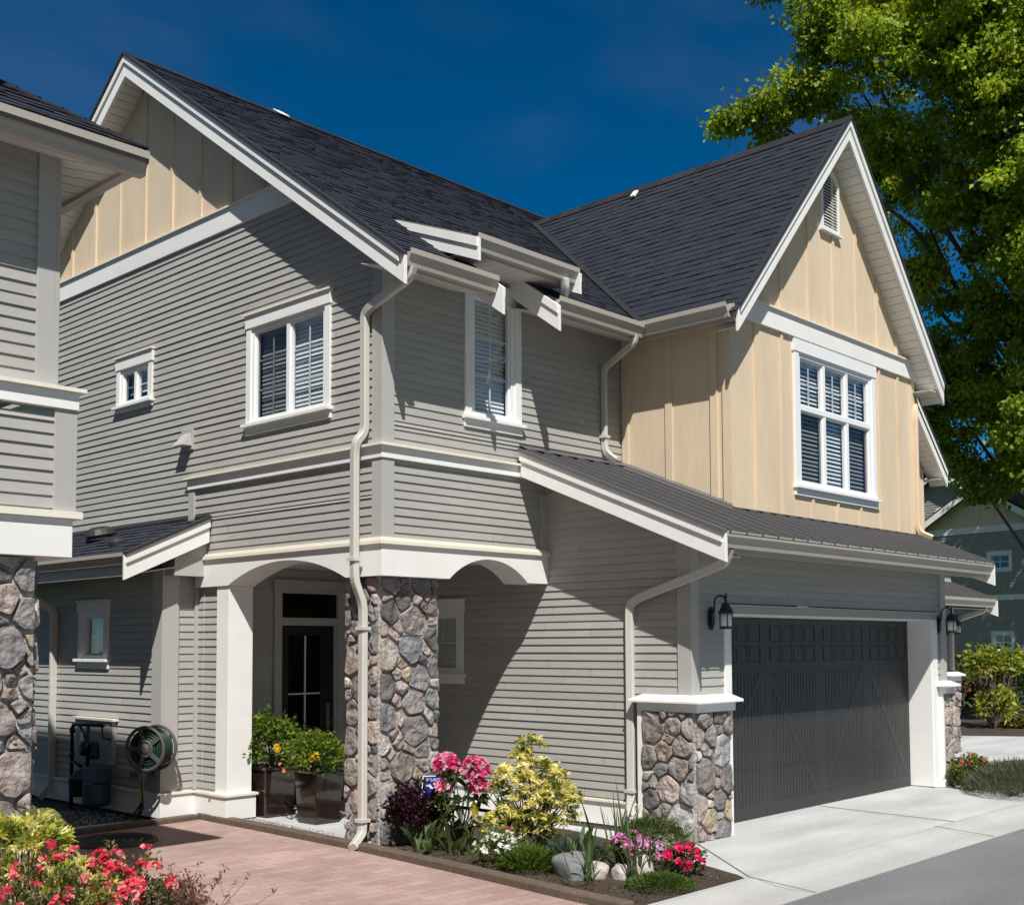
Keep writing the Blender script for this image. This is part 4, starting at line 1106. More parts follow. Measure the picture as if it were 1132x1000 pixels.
def lantern(x, y, z, label, s=1.0):
    t = thing('wall_lantern', label, 'lamp', (x, y, z), LGROUP)
    g = lambda a, b, c: V((x + a * s, y + b * s, z + c * s))
    mb = MB(); pts = [g(0.045 * math.cos(2 * math.pi * i / 24), 0, 0.115 * math.sin(2 * math.pi * i / 24)) for i in range(24)]
    mb.prism(pts, (0, -0.022 * s, 0)); pts = [g(0.03 * math.cos(2 * math.pi * i / 24), -0.022, 0.085 * math.sin(2 * math.pi * i / 24)) for i in range(24)]
    mb.prism(pts, (0, -0.014 * s, 0)); mb.build('back_plate', IRON, t, bevel=0.002)
    mb = MB(); arc = [g(0, -0.03, 0.04)]
    for i in range(11):
        a = math.pi * (1.0 - i / 10); arc.append(g(0, -0.115 + 0.075 * math.cos(math.pi - a) * -1 - 0.0, 0.13 + 0.09 * math.sin(a)))
    arc = [g(0, -0.03, 0.02), g(0, -0.045, 0.08)] + [g(0, -0.115 + 0.065 * math.cos(math.pi * i / 10), 0.15 + 0.07 * math.sin(math.pi * i / 10)) for i in range(11)]
    mb.tube(arc, 0.010 * s, 8); mb.build('arm', IRON, t, smooth=True)
    c = g(0, -0.18, 0)
    mb = MB(); mb.lathe(c, (0, 0, 1), [(0.075 * s, 0.045 * s), (0.078 * s, 0.055 * s), (0.07 * s, 0.062 * s), (0.052 * s, 0.10 * s), (0.03 * s, 0.135 * s), (0.014 * s, 0.15 * s), (0.010 * s, 0.19 * s), (0.016 * s, 0.205 * s), (0.008 * s, 0.225 * s), (0.003 * s, 0.245 * s)], 20)
    mb.build('lamp_cap', IRON, t)
    mb = MB(); mb.lathe(c, (0, 0, 1), [(0.050 * s, -0.085 * s), (0.054 * s, -0.07 * s), (0.054 * s, 0.045 * s)], 20); mb.build('glass', FROST, t, smooth=True)
    mb = MB(); mb.lathe(c, (0, 0, 1), [(0.062 * s, -0.105 * s), (0.066 * s, -0.095 * s), (0.064 * s, -0.085 * s)], 20)
    for i in range(4):
        a = math.pi / 4 + i * math.pi / 2; p = c + V((0.06 * s * math.cos(a), 0.06 * s * math.sin(a), 0))
        mb.tube([p + V((0, 0, -0.09 * s)), p + V((0, 0, 0.05 * s))], 0.005 * s, 6)
    mb.build('cage', IRON, t)


lantern(2.60, -1.856, 2.11, 'black wall lantern with frosted glass left of the charcoal garage door')
lantern(7.86, -1.856, 2.10, 'black wall lantern at the right corner of the charcoal garage door')
lantern(12.72, 0.085, 2.12, 'farthest black wall lantern, above the stone pier of the unit set back behind the garage')

# ------------------------------------------------------------------ things on the shaded side wall
t = thing('utility_box', 'pale grey utility cabinet with a cream top flashing on the shaded side wall', 'utility box', (-0.41, 4.54, 0.53))
mb = MB(); mb.box(-0.47, -0.412, 4.10, 4.98, 0.53, 1.02); mb.build('cabinet', CORN, t, bevel=0.004)
mb = MB(); mb.box(-0.50, -0.412, 4.06, 5.02, 1.02, 1.045); mb.build('top_flashing', CAPM, t)
mb = MB(); mb.box(-0.478, -0.47, 4.16, 4.92, 0.58, 0.97); mb.build('door', CORN, t)

t = thing('gas_meter', 'dark blue grey gas meter with black piping beside the shaded side wall', 'gas meter', (-0.62, 4.4, 0))
mb = MB(); mb.tube([(-0.60, 4.78, 0.0), (-0.60, 4.78, 0.93), (-0.60, 4.74, 0.97), (-0.60, 4.05, 0.985)], 0.022, 10)
mb.tube([(-0.60, 4.40, 0.98), (-0.60, 4.40, 0.45)], 0.02, 10); mb.tube([(-0.60, 4.08, 0.985), (-0.58, 4.10, 0.85), (-0.44, 4.12, 0.80)], 0.012, 8)
mb.tube([(-0.60, 4.62, 0.97), (-0.60, 4.50, 0.88), (-0.60, 4.44, 0.80)], 0.016, 8); mb.tube([(-0.60, 4.78, 0.55), (-0.60, 4.55, 0.50)], 0.02, 10)
for z in (0.30, 0.62, 0.90): mb.tube([(-0.60, 4.78, z - 0.03), (-0.60, 4.78, z + 0.03)], 0.032, 10)
mb.build('piping', IRON, t, smooth=True)
bm_ = mat("meter_paint", (0.055, 0.075, 0.10), 0.5, 0.12, 9)
mb = MB(); mb.box(-0.72, -0.52, 3.98, 4.32, 0.36, 0.52); mb.lathe((-0.62, 4.15, 0.08), (0, 0, 1), [(0.02, 0.0), (0.12, 0.01), (0.15, 0.05), (0.15, 0.26), (0.13, 0.29)], 18); mb.build('meter_body', bm_, t, bevel=0.008)
mb = MB(); mb.lathe((-0.62, 4.55, 0.16), (0, 0, 1), [(0.06, 0), (0.11, 0.02), (0.12, 0.2), (0.09, 0.24), (0.04, 0.3)], 18); mb.build('regulator', IRON, t)
mb = MB(); mb.lathe((-0.66, 4.36, 0.72), (-1, 0, 0), [(0.07, -0.05), (0.085, 0), (0.085, 0.03), (0.04, 0.05)], 18); mb.lathe((-0.60, 4.25, 0.60), (0, 0, 1), [(0.05, 0), (0.06, 0.05), (0.05, 0.17), (0.03, 0.2)], 14); mb.build('valve', IRON, t)
mb = MB(); mb.prism([(-0.68, 4.40, 0.76), (-0.68, 4.34, 0.78), (-0.68, 4.37, 0.90), (-0.68, 4.43, 0.89)], (-0.004, 0, 0)); mb.build('paper_tag', TRIM, t)

t = thing('hose_reel', 'grey plastic hose reel with green hose hung at the corner of the shaded wall', 'hose reel', (-0.45, 3.35, 0.76))
hc = V((-0.70, 3.20, 0.79)); ax = V((-0.25, -0.45, 0)).normalized()
ax = V((-0.87, -0.42, 0)).normalized(); hc = V((-0.585, 3.04, 0.79)); hx = V((0, 0, 1)); hy = ax.cross(hx)


def ring(mb, c, R, r_, n=28, k=8):
    pts = [c + (hx * math.cos(2 * math.pi * i / n) + hy * math.sin(2 * math.pi * i / n)) * R for i in range(n + 1)]
    mb.tube(pts, r_, k, cap=False)


for s_, nm in ((0.11, 'wheel'), (-0.11, 'wheel')):
    mb = MB(); c = hc + ax * s_; ring(mb, c, 0.225, 0.018); ring(mb, c, 0.08, 0.016, 20)
    for i in range(5):
        a = 2 * math.pi * i / 5 + 0.3; d = hx * math.cos(a) + hy * math.sin(a)
        mb.bar(c + d * 0.05, c + d * 0.22, 0.045, 0.014, ax)
    mb.lathe(c, ax, [(0.06, -0.015), (0.06, 0.015), (0.03, 0.03)], 14); mb.build('wheel', GREYP, t)
mb = MB()
for i in range(5):
    for R in (0.105, 0.138, 0.168, 0.190):
        ring(mb, hc + ax * (-0.085 + 0.042 * i + rng.uniform(-0.004, 0.004)), R + rng.uniform(-0.003, 0.003), 0.0165, 24, 7)
mb.lathe(hc, ax, [(0.10, -0.1), (0.10, 0.1)], 18); mb.tube([hc + ax * 0.1 + V((0, 0, -0.2)), hc + ax * 0.1 + V((-0.02, 0.03, -0.35)), hc + V((-0.03, 0.10, -0.62)), hc + V((-0.05, 0.16, -0.75))], 0.014, 8)
mb.build('hose', HOSE, t, smooth=True)
mb = MB(); mb.box(-0.62, -0.435, 3.24, 3.42, 0.46, 0.52); mb.box(-0.46, -0.432, 3.24, 3.42, 0.5, 0.9); mb.bar((-0.45, 3.3, 0.8), hc - ax * 0.1, 0.05, 0.05); mb.build('bracket', GREYP, t)
mb = MB(); mb.tube([(-0.56, 3.27, 0.46), (-0.565, 3.265, 0.30), (-0.565, 3.26, 0.20)], [0.014, 0.026, 0.020], 10); mb.build('spray_nozzle', YELM, t)
mb = MB(); mb.tube([(-0.565, 3.26, 0.20), (-0.57, 3.26, 0.12), (-0.60, 3.27, 0.05)], [0.018, 0.02, 0.03], 10); mb.tube([(-0.565, 3.26, 0.20), (-0.60, 3.34, 0.08), (-0.66, 3.42, 0.03)], 0.012, 8); mb.build('hose_end', IRON, t)

# ------------------------------------------------------------------ ground
def sheet(name, pts, mt, z, kind='structure', thick=0.0):
    mb = MB()
    if thick: mb.prism([(a, b, z - thick) for a, b in pts], (0, 0, thick))
    else: mb.poly([(a, b, z) for a, b in pts])
    o = mb.build(name, mt); o['kind'] = kind
    return o


GRASS = mat("lawn", (0.045, 0.07, 0.02), 0.9, 0.35, 18, 0.03, 60, big=0.25, bigscale=0.4)
CONC = mat("broomed_concrete", (0.45, 0.458, 0.462), 0.85, 0.09, 30, 0.0015, 260, big=0.16, bigscale=1.3, stretch=(0.45, 1.6, 1))
KERB = mat("kerb_concrete", (0.42, 0.42, 0.415), 0.85, 0.08, 26, 0.0015, 220, big=0.10, bigscale=0.9)
ASPH = mat("worn_asphalt", (0.19, 0.192, 0.205), 0.9, 0.28, 130, 0.006, 260, big=0.13, bigscale=0.9, stretch=(0.5, 1.5, 1))
MULCH = mat("bark_mulch", (0.075, 0.053, 0.040), 0.95, 0.55, 45, 0.05, 55, big=0.2, bigscale=3)
EDGE = mat("brown_edging", (0.115, 0.085, 0.065), 0.9, 0.25, 20, 0.003, 120, big=0.15, bigscale=2)
GRAV = mat("pea_gravel", (0.07, 0.07, 0.068), 0.9, 0.5, 70, 0.02, 90)

PAV = mat("clay_pavers", (0.24, 0.19, 0.175), 0.85, 0.16, 40, 0.002, 200, big=0.17, bigscale=1.1)
n = PAV.node_tree.nodes; l = PAV.node_tree.links
bk = n.new("ShaderNodeTexBrick"); tc = n.new("ShaderNodeTexCoord"); mp = n.new("ShaderNodeMapping")
mp.inputs["Rotation"].default_value = (0, 0, rad(2))
l.new(tc.outputs["Object"], mp.inputs[0]); l.new(mp.outputs[0], bk.inputs["Vector"])
bk.inputs["Color1"].default_value = (0.41, 0.295, 0.262, 1); bk.inputs["Color2"].default_value = (0.345, 0.225, 0.203, 1); bk.inputs["Mortar"].default_value = (0.27, 0.205, 0.185, 1)
bk.inputs["Scale"].default_value = 1.0; bk.inputs["Brick Width"].default_value = 0.24; bk.inputs["Row Height"].default_value = 0.12; bk.inputs["Mortar Size"].default_value = 0.003; bk.inputs["Mortar Smooth"].default_value = 0.3
mx = [q for q in n if q.bl_idname == "ShaderNodeMix"][0]; l.new(bk.outputs["Color"], mx.inputs[6])
bp = [q for q in n if q.bl_idname == "ShaderNodeBump"][0]
b2 = n.new("ShaderNodeBump"); b2.invert = True; b2.inputs["Distance"].default_value = 0.003; l.new(bk.outputs["Fac"], b2.inputs["Height"]); l.new(bp.outputs[0], b2.inputs["Normal"])
l.new(b2.outputs[0], n["Principled BSDF"].inputs["Normal"])

sheet('ground', [(-400, -400), (400, -400), (400, 400), (-400, 400)], GRASS, -0.06)
sheet('road', [(-60, -14), (120, -14), (120, -3.76), (-0.25, -3.76), (-60, -3.76)], ASPH, -0.035)
drive = [(-3.2, 2.78), (-0.06, 2.92), (-0.165, 0.275), (-0.305, -1.25), (-0.475, -2.75), (-0.52, -3.15), (-9, -3.15), (-9, -1.2), (-3.3, -1.2)]
sheet('driveway', [(-3.6, 2.80), (-0.07, 2.92), (-0.165, 0.275), (-0.305, -1.25), (-0.475, -2.75), (-0.50, -3.17), (-5.2, -3.17), (-5.2, -1.0), (-3.6, -1.0)], PAV, 0.0)
# bed, walk, apron
sheet('planting_bed', [(-0.09, 0.30), (0.05, 0.32), (0.9, 0.35), (1.95, 0.2), (1.99, -0.56), (1.61, -1.85), (1.13, -3.06), (1.05, -3.17), (-0.38, -3.17), (-0.36, -2.74), (-0.19, -1.25), (-0.05, 0.28)], MULCH, 0.012)
mb = MB(); mb.poly([(1.95, 0.2, 0.005), (1.99, -0.56, 0.005), (1.61, -1.85, 0.005), (1.13, -3.06, 0.005), (1.06, -3.19, 0.005), (8.25, -3.19, -0.03), (8.25, -1.75, 0.02), (7.9, -1.4, 0.02), (2.28, -1.4, 0.005), (2.28, 0.2, 0.005)])
ap = mb.build('pavement', CONC); ap['kind'] = 'structure'
mb = MB(); mb.bar((2.20, -1.93, 0.007), (1.15, -3.15, 0.007), 0.012, 0.004); mb.bar((5.2, -1.55, 0.014), (5.2, -3.19, -0.011), 0.010, 0.004); o = mb.build('pavement_joint', mat("joint", (0.12, 0.115, 0.11), 0.9)); o['kind'] = 'structure'
# rolled kerb with a gutter pan, along the street
mb = MB()
prof = [(-3.17, 0.008), (-3.24, 0.010), (-3.32, -0.004), (-3.42, -0.028), (-3.50, -0.036), (-3.78, -0.030), (-3.78, -0.12), (-3.17, -0.12)]
mb.prism([(-30, y, z) for y, z in prof], (44, 0, 0)); o = mb.build('kerb', KERB); o['kind'] = 'structure'
mb = MB()
for x in (-2.4, 1.1, 4.6, 8.1): mb.prism([(x, -3.175, 0.0145), (x + 0.008, -3.175, 0.0145), (x + 0.008, -3.77, -0.026), (x, -3.77, -0.026)], (0, 0, 0.003))
o = mb.build('kerb_joint', mat("kerb_gap", (0.1, 0.095, 0.09), 0.9)); o['kind'] = 'structure'
# edging
mb = MB()
ln = [(-0.05, 2.99), (-0.15, 0.275), (-0.29, -1.25), (-0.46, -2.75), (-0.49, -3.17)]
for (a, b) in zip(ln[:-1], ln[1:]): mb.bar((a[0] + 0.05, a[1], 0.025), (b[0] + 0.05, b[1], 0.025), 0.13, 0.075)
mb.bar((-0.07, 2.99, 0.021), (-3.6, 2.86, 0.021), 0.12, 0.06)
o = mb.build('kerb_strip', EDGE, bevel=0.012); o['kind'] = 'structure'
sheet('porch_floor', [(0.10, 0.66), (0.86, 0.60), (0.9, 0.30), (2.28, 0.30), (2.28, 3.0), (0.34, 3.0), (0.30, 2.4)], CONC, 0.018)
sheet('path', [(-3.6, 2.9), (-0.75, 3.04), (-0.62, 3.35), (-3.6, 3.65)], CONC, 0.004)
sheet('gravel_base', [(-3.6, 3.0), (-0.4, 3.05), (-0.4, 8.0), (-3.6, 8.0)], GRAV, -0.004)
sheet('gravel_base', [(0.06, 2.9), (-0.04, 0.3), (0.12, 0.3), (0.30, 2.4), (0.36, 2.9)], GRAV, 0.010)
# loose stones in the gravel strip
mb = MB(); r_ = random.Random(5)
for i in range(2300):
    if i < 1500:
        f_ = r_.random(); x = -0.03 + 0.10 * f_ + r_.uniform(0.0, 0.24); y = 0.35 + 2.5 * f_
        if y > 2.38: x += 0.0
        z = 0.012
    else: x = r_.uniform(-1.7, -0.46); y = r_.uniform(3.1, 4.6); z = 0.0
    if i >= 1500 and y < 3.35 + (-(x) - 0.62) * 0.12 and x < -0.62: continue
    a = r_.uniform(0.010, 0.021); k = r_.uniform(0.10, 0.42); c = (k, k * 0.99, k * 0.97); an = r_.uniform(0, 3.14)
    ca, sa = math.cos(an) * a, math.sin(an) * a
    mb.add([(x + ca, y + sa, z), (x - sa * 0.7, y + ca * 0.7, z), (x - ca, y - sa, z), (x + sa * 0.7, y - ca * 0.7, z), (x, y, z + a * 0.9)], [(0, 1, 4), (1, 2, 4), (2, 3, 4), (3, 0, 4)], c)
o = mb.build('gravel', mat("gravel_stone", (1, 1, 1), 0.85, 0.15, 60, attr=True)); tag(o, 'loose grey pea gravel along the porch edge and the shaded wall', 'gravel', kind='stuff')
# right hand ground
sheet('planting_bed', [(8.25, -1.72), (8.26, -3.17), (14, -3.17), (12.0, -1.2), (9.0, -1.3)], MULCH, 0.010)
sheet('path', [(8.25, -1.7), (9.0, -1.3), (12.0, -1.2), (14.0, -3.17), (24, -3.17), (17.2, 0.2), (16.2, 1.9), (12.5, 0.15), (8.0, 0.12)], CONC, 0.002)
sheet('mulch_strip', [(16.2, 1.9), (17.2, 0.2), (24, -3.17), (30, -3.17), (30, 4), (19.4, 4.2)], MULCH, -0.004)

t = thing('manhole_cover', 'round black cast iron cover set in the shaded brick driveway', 'manhole cover', (-1.42, 2.25, 0))
mb = MB(); mb.lathe((-1.42, 2.25, 0.003), (0, 0, 1), [(0.34, 0), (0.34, 0.009), (0.32, 0.011)], 40); mb.build('lid', IRON, t)
mb = MB()
for R in (0.1, 0.18, 0.26):
    mb.tube([(-1.42 + R * math.cos(i * math.pi / 14), 2.25 + R * math.sin(i * math.pi / 14), 0.014) for i in range(29)], 0.008, 5, cap=False)
mb.build('rib', IRON, t)
mb = MB(); mb.tube([(-1.42 + 0.38 * math.cos(i * math.pi / 20), 2.25 + 0.38 * math.sin(i * math.pi / 20), 0.004) for i in range(41)], 0.03, 6, cap=False); mb.build('collar', EDGE, t)

# ------------------------------------------------------------------ planters
def planter(x, y, z, w0, w1, h, rot, label):
    t = thing('planter_pot', label, 'planter', (x, y, z), 'brown glazed planters on the porch')
    c, s_ = math.cos(rot), math.sin(rot)
    def sq(w_, zz): return [V((x + (a * c - b * s_) * w_, y + (a * s_ + b * c) * w_, z + zz)) for a, b in ((-1, -1), (1, -1), (1, 1), (-1, 1))]
    L = [sq(w0 * 0.98, 0), sq(w0, 0.03), sq(w1 * 0.96, h - 0.045), sq(w1 * 1.05, h - 0.04), sq(w1 * 1.05, h), sq(w1 * 0.93, h), sq(w1 * 0.9, h - 0.05)]
    mb = MB(); vs = [p for q in L for p in q]; fs = [(3, 2, 1, 0)]
    for i in range(len(L) - 1): fs += [(i * 4 + j, i * 4 + (j + 1) % 4, (i + 1) * 4 + (j + 1) % 4, (i + 1) * 4 + j) for j in range(4)]
    mb.add(vs, fs); mb.build('pot', GLAZE, t, bevel=0.008)
    mb = MB(); mb.poly(sq(w1 * 0.9, h - 0.04)); mb.build('soil', SOIL, t)


planter(0.59, 1.70, 0.02, 0.155, 0.192, 0.575, 0.0, 'front tapered brown glazed planter standing in the sun on the porch edge')
planter(0.56, 2.52, 0.02, 0.185, 0.20, 0.54, 0.0, 'rear brown glazed planter half hidden behind the white porch column')

# ------------------------------------------------------------------ houses in the distance
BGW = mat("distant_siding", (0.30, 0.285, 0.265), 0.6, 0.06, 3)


def frame(o, ang):
    d = V((math.cos(ang), math.sin(ang), 0)); nn = V((d.y, -d.x, 0)); return V(o), d, nn


def far_house(o, ang, wid, hb, slope, dep, label, cream, wins, vent=None):
    o, d, nn = frame(o, ang)
    t = thing('house', label, 'house', o, 'houses beyond the garages')
    apx = hb + slope * wid / 2
    mb = MB()
    top = hb if cream else 99
    def sp(z):
        if z < hb: return (0.0, wid)
        return ((z - hb) / slope, wid - (z - hb) / slope)
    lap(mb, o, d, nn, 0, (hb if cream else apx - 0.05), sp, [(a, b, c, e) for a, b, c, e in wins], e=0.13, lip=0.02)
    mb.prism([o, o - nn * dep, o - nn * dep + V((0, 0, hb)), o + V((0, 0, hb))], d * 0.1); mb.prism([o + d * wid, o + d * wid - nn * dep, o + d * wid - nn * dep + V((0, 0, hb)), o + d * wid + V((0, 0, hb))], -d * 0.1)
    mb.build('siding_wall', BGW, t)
    if cream:
        mb = MB(); mb.prism([o + V((0, 0, hb)), o + d * wid + V((0, 0, hb)), o + d * wid / 2 + V((0, 0, apx))], -nn * 0.1)
        for k in range(1, int(wid / 0.6)):
            a = k * 0.6; zt = hb + slope * (a if a < wid / 2 else wid - a)
            mb.obox(o, d, V((0, 0, 1)), nn, a - 0.03, a + 0.03, hb, zt, 0, 0.02)
        mb.build('gable_panel', BEIGE, t)
        mb = MB(); mb.obox(o, d, V((0, 0, 1)), nn, 0, wid, hb - 0.12, hb + 0.16, 0, 0.05); mb.build('trim_band', TRIM, t)
        mb = MB(); mb.obox(o, d, V((0, 0, 1)), nn, 0, wid, 4.55, 4.78, 0, 0.05); mb.build('trim_band', TRIM, t)
    ov = 0.45
    mb = MB(); ap = o + d * wid / 2 + V((0, 0, apx + 0.12))
    for s_, e in ((-1, o - d * ov + V((0, 0, hb + 0.12 - slope * ov))), (1, o + d * (wid + ov) + V((0, 0, hb + 0.12 - slope * ov)))):
        mb.prism([e + nn * ov, ap + nn * ov, ap - nn * dep, e - nn * dep], (0, 0, 0.1), (0.022, 0.022, 0.026))
    mb.build('roof', SHING, t)
    mb = MB()
    for e in (o - d * ov + V((0, 0, hb + 0.12 - slope * ov)), o + d * (wid + ov) + V((0, 0, hb + 0.12 - slope * ov))):
        mb = MB(); mb.prism([e + nn * ov, ap + nn * ov, ap + nn * ov - V((0, 0, 0.28)), e + nn * ov - V((0, 0, 0.28))], nn * 0.05)
        mb.build('rake_board', TRIM, t)
    for (a, b, c, e) in wins:
        window(t, o, d, nn, a - 0.05, b + 0.05, c - 0.05, e + 0.05, [0, 1], (1, 1), blind=None, head=0.13, side=0.1, muntin=0.035)
    if vent:
        a, b, c, e = vent; ar = arch_pts(a, b, e, 0.22, 10); mb = MB()
        mb.prism([o + d * p + V((0, 0, z)) for p, z in [(a, c)] + ar + [(b, c)]], nn * 0.05); mb.build('gable_vent', TRIM, t)
    return t

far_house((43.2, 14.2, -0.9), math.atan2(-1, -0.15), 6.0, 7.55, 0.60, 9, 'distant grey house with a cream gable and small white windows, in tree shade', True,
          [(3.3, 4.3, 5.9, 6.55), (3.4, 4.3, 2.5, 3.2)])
far_house((52.0, 19.6, -0.9), math.atan2(-1, -0.15), 6.0, 9.6, 0.62, 9, 'farthest grey house, its gable with an arched white vent', False, [], (2.6, 3.4, 8.2, 9.5))

# ------------------------------------------------------------------ foliage builders
def leaves(name, pts, dirs, L, W, cols, mt, par, r, fold=0.18, droop=0.15, six=False, upbias=0.5):
    pts = np.asarray(pts, np.float32); d = np.asarray(dirs, np.float32); n_ = len(pts)
    d /= np.linalg.norm(d, axis=1, keepdims=True) + 1e-9
    L = np.broadcast_to(np.asarray(L, np.float32), (n_,))[:, None]; W = np.broadcast_to(np.asarray(W, np.float32), (n_,))[:, None]
    ref = r.normal(size=(n_, 3)).astype(np.float32); ref[:, 2] = ref[:, 2] * 0.5 + upbias * 2
    sd = np.cross(d, ref); sd /= np.linalg.norm(sd, axis=1, keepdims=True) + 1e-9
    nm = np.cross(sd, d)
    dn = np.array([0, 0, -1], np.float32)
    if six:
        m1 = pts + d * L * 0.33 + nm * fold * W * 0.5; m2 = pts + d * L * 0.68 + dn * L * droop * 0.4 + nm * fold * W * 0.4
        vs = [pts, m1 + sd * W * 0.5, m2 + sd * W * 0.38, pts + d * L + dn * L * droop, m2 - sd * W * 0.38, m1 - sd * W * 0.5,
              pts + d * L * 0.33 , pts + d * L * 0.68 + dn * L * droop * 0.4]
        F = [(0, 6, 1), (1, 6, 7, 2), (2, 7, 3), (0, 5, 6), (5, 4, 7, 6), (4, 3, 7)]
    else:
        mid = pts + d * L * 0.45 + nm * fold * W
        vs = [pts, mid + sd * W * 0.5, pts + d * L + dn * L * droop, mid - sd * W * 0.5]
        F = [(0, 2, 1), (0, 3, 2)]
    k = len(vs)
    v = np.stack(vs, 1).reshape(-1, 3)
    og = ORG[par.name] if par else V((0, 0, 0))
    v = v - np.array(og, np.float32)
    me = bpy.data.meshes.new(name)
    loops = np.concatenate([np.array(f) for f in F]); tot = np.array([len(f) for f in F])
    me.vertices.add(n_ * k); me.vertices.foreach_set("co", v.ravel())
    li = (np.arange(n_)[:, None] * k + loops[None, :]).ravel()
    lt = np.tile(tot, n_); ls = np.concatenate([[0], np.cumsum(lt)[:-1]])
    me.loops.add(len(li)); me.loops.foreach_set("vertex_index", li.astype(np.int32))
    me.polygons.add(len(lt)); me.polygons.foreach_set("loop_start", ls.astype(np.int32)); me.polygons.foreach_set("loop_total", lt.astype(np.int32))
    me.update(calc_edges=True)
    at = me.color_attributes.new("Col", 'FLOAT_COLOR', 'POINT')
    c = np.ones((n_, k, 4), np.float32); c[:, :, :3] = np.asarray(cols, np.float32)[:, None, :]
    at.data.foreach_set("color", c.ravel())
    me.materials.append(mt)
    o = bpy.data.objects.new(name, me); col.objects.link(o)
    if par: o.parent = par
    ORG[o.name] = og
    return o


def mixcol(r, n_, pal, wts=None, jit=0.18):
    pal = np.asarray(pal, np.float32)
    i = r.choice(len(pal), n_, p=wts)
    return pal[i] * (1 + r.uniform(-jit, jit, (n_, 1))).astype(np.float32)


def unit(r, n_, zmin=-1.0):
    d = r.normal(size=(n_, 3)); d /= np.linalg.norm(d, axis=1, keepdims=True)
    d[:, 2] = np.where(d[:, 2] < zmin, np.abs(d[:, 2]), d[:, 2])
    return d


def stems(par, base, tips, r, r0=0.008, mt=None, name='stems', k=40, sag=0.1):
    mb = MB()
    idx = r.permutation(len(tips))[:k]
    for i in idx:
        t = V(tips[i].tolist()); b = V(base) + V((r.uniform(-0.04, 0.04), r.uniform(-0.04, 0.04), 0))
        m_ = b.lerp(t, 0.5) + V((r.uniform(-1, 1), r.uniform(-1, 1), r.uniform(0, 1))) * (t - b).length * sag
        mb.tube([b, b.lerp(m_, 0.6), m_, m_.lerp(t, 0.6), t], [r0, r0 * 0.85, r0 * 0.7, r0 * 0.5, r0 * 0.3], 5)
    return mb.build(name, mt or TWIG, par)


def shrub(name, label, cat, loc, rx, ry, rz, zc, ntip, per, L, W, pal, seed, group=None, wts=None, up=0.35, six=False, flower=None,
          shell=0.6, jit=0.03, st=30, lumps=0, zmin=-0.35, droop=0.15, r0=0.008, spread=1.0, tipdir=0.6, upbias=0.5):
    """ntip leafy shoots spread through an uneven crown, each with a whorl of leaves; flower=(count, petals, size, palette, per truss, truss radius)"""
    r = np.random.default_rng(seed)
    t = thing(name, label, cat, loc, group)
    x, y, z = loc
    d = unit(r, ntip, zmin)
    q = r.random(ntip) ** (1 / 3)
    q = shell + (1 - shell) * q if shell else q
    q = q * r.uniform(0.82, 1.08, ntip)
    if lumps:
        lc = unit(r, lumps, zmin); w_ = (d @ lc.T).max(1); q *= 0.72 + 0.42 * np.clip((w_ - 0.5) / 0.5, 0, 1)
    tips = np.stack([x + d[:, 0] * rx * q, y + d[:, 1] * ry * q, z + zc + d[:, 2] * rz * q], 1)
    tips[:, 2] = np.maximum(tips[:, 2], z + 0.02)
    n_ = ntip * per
    P_ = np.repeat(tips, per, 0) + r.normal(0, jit, (n_, 3))
    ax_ = np.repeat(d, per, 0) * tipdir + np.array([0, 0, up])
    D = ax_ + unit(r, n_) * 0.75 * spread
    Ls = L * r.uniform(0.6, 1.15, n_); Ws = W * r.uniform(0.7, 1.15, n_)
    cl = np.repeat(mixcol(r, ntip, pal, wts), per, 0) * r.uniform(0.8, 1.2, (n_, 1))
    P_[:, 2] = np.maximum(P_[:, 2], z + 0.005)
    leaves('foliage', P_, D, Ls, Ws, cl, LEAF, t, r, six=six, droop=droop, upbias=upbias)
    if st: stems(t, loc, tips, r, r0, k=st)
    if flower:
        cnt, pet, size, fpal, pt, tr = flower
        o_ = np.argsort(-(d[:, 2] * 0.6 + q * 0.5 - d[:, 0] * 0.25 - d[:, 1] * 0.35 + r.random(ntip) * 0.9))[:cnt]
        fl(t, tips[o_] + d[o_] * L * 0.35, d[o_], r, pet, size, fpal, pt, tr)
    return t, tips, d, r


def fl(t, cen, dirs, r, pet, size, fpal, pt=1, tr=0.0, name='flowers', cup=0.35):
    PP = []; DD = []; CC = []
    for c, d in zip(cen, dirs):
        for k in range(pt):
            f = d + r.normal(0, 1, 3) * (0.55 if pt > 1 else 0.3) + np.array([-0.2, -0.25, 0.35]); f /= np.linalg.norm(f)
            b = c + f * tr * r.uniform(0.75, 1.05)
            a = np.cross(f, [0.3, 0.2, 0.9]); a /= np.linalg.norm(a); e = np.cross(f, a)
            colr = np.array(fpal[r.integers(len(fpal))]) * r.uniform(0.85, 1.15); ph0 = r.uniform(0, 6.28)
            for j in range(pet):
                an = ph0 + 2 * math.pi * j / pet
                PP.append(b); DD.append(a * math.cos(an) + e * math.sin(an) + f * cup); CC.append(colr * r.uniform(0.85, 1.1))
    s_ = size * r.uniform(0.8, 1.15, len(PP))
    return leaves(name, PP, DD, s_, s_ * 0.85, CC, PETAL, t, r, six=True, fold=0.12, droop=0.12)


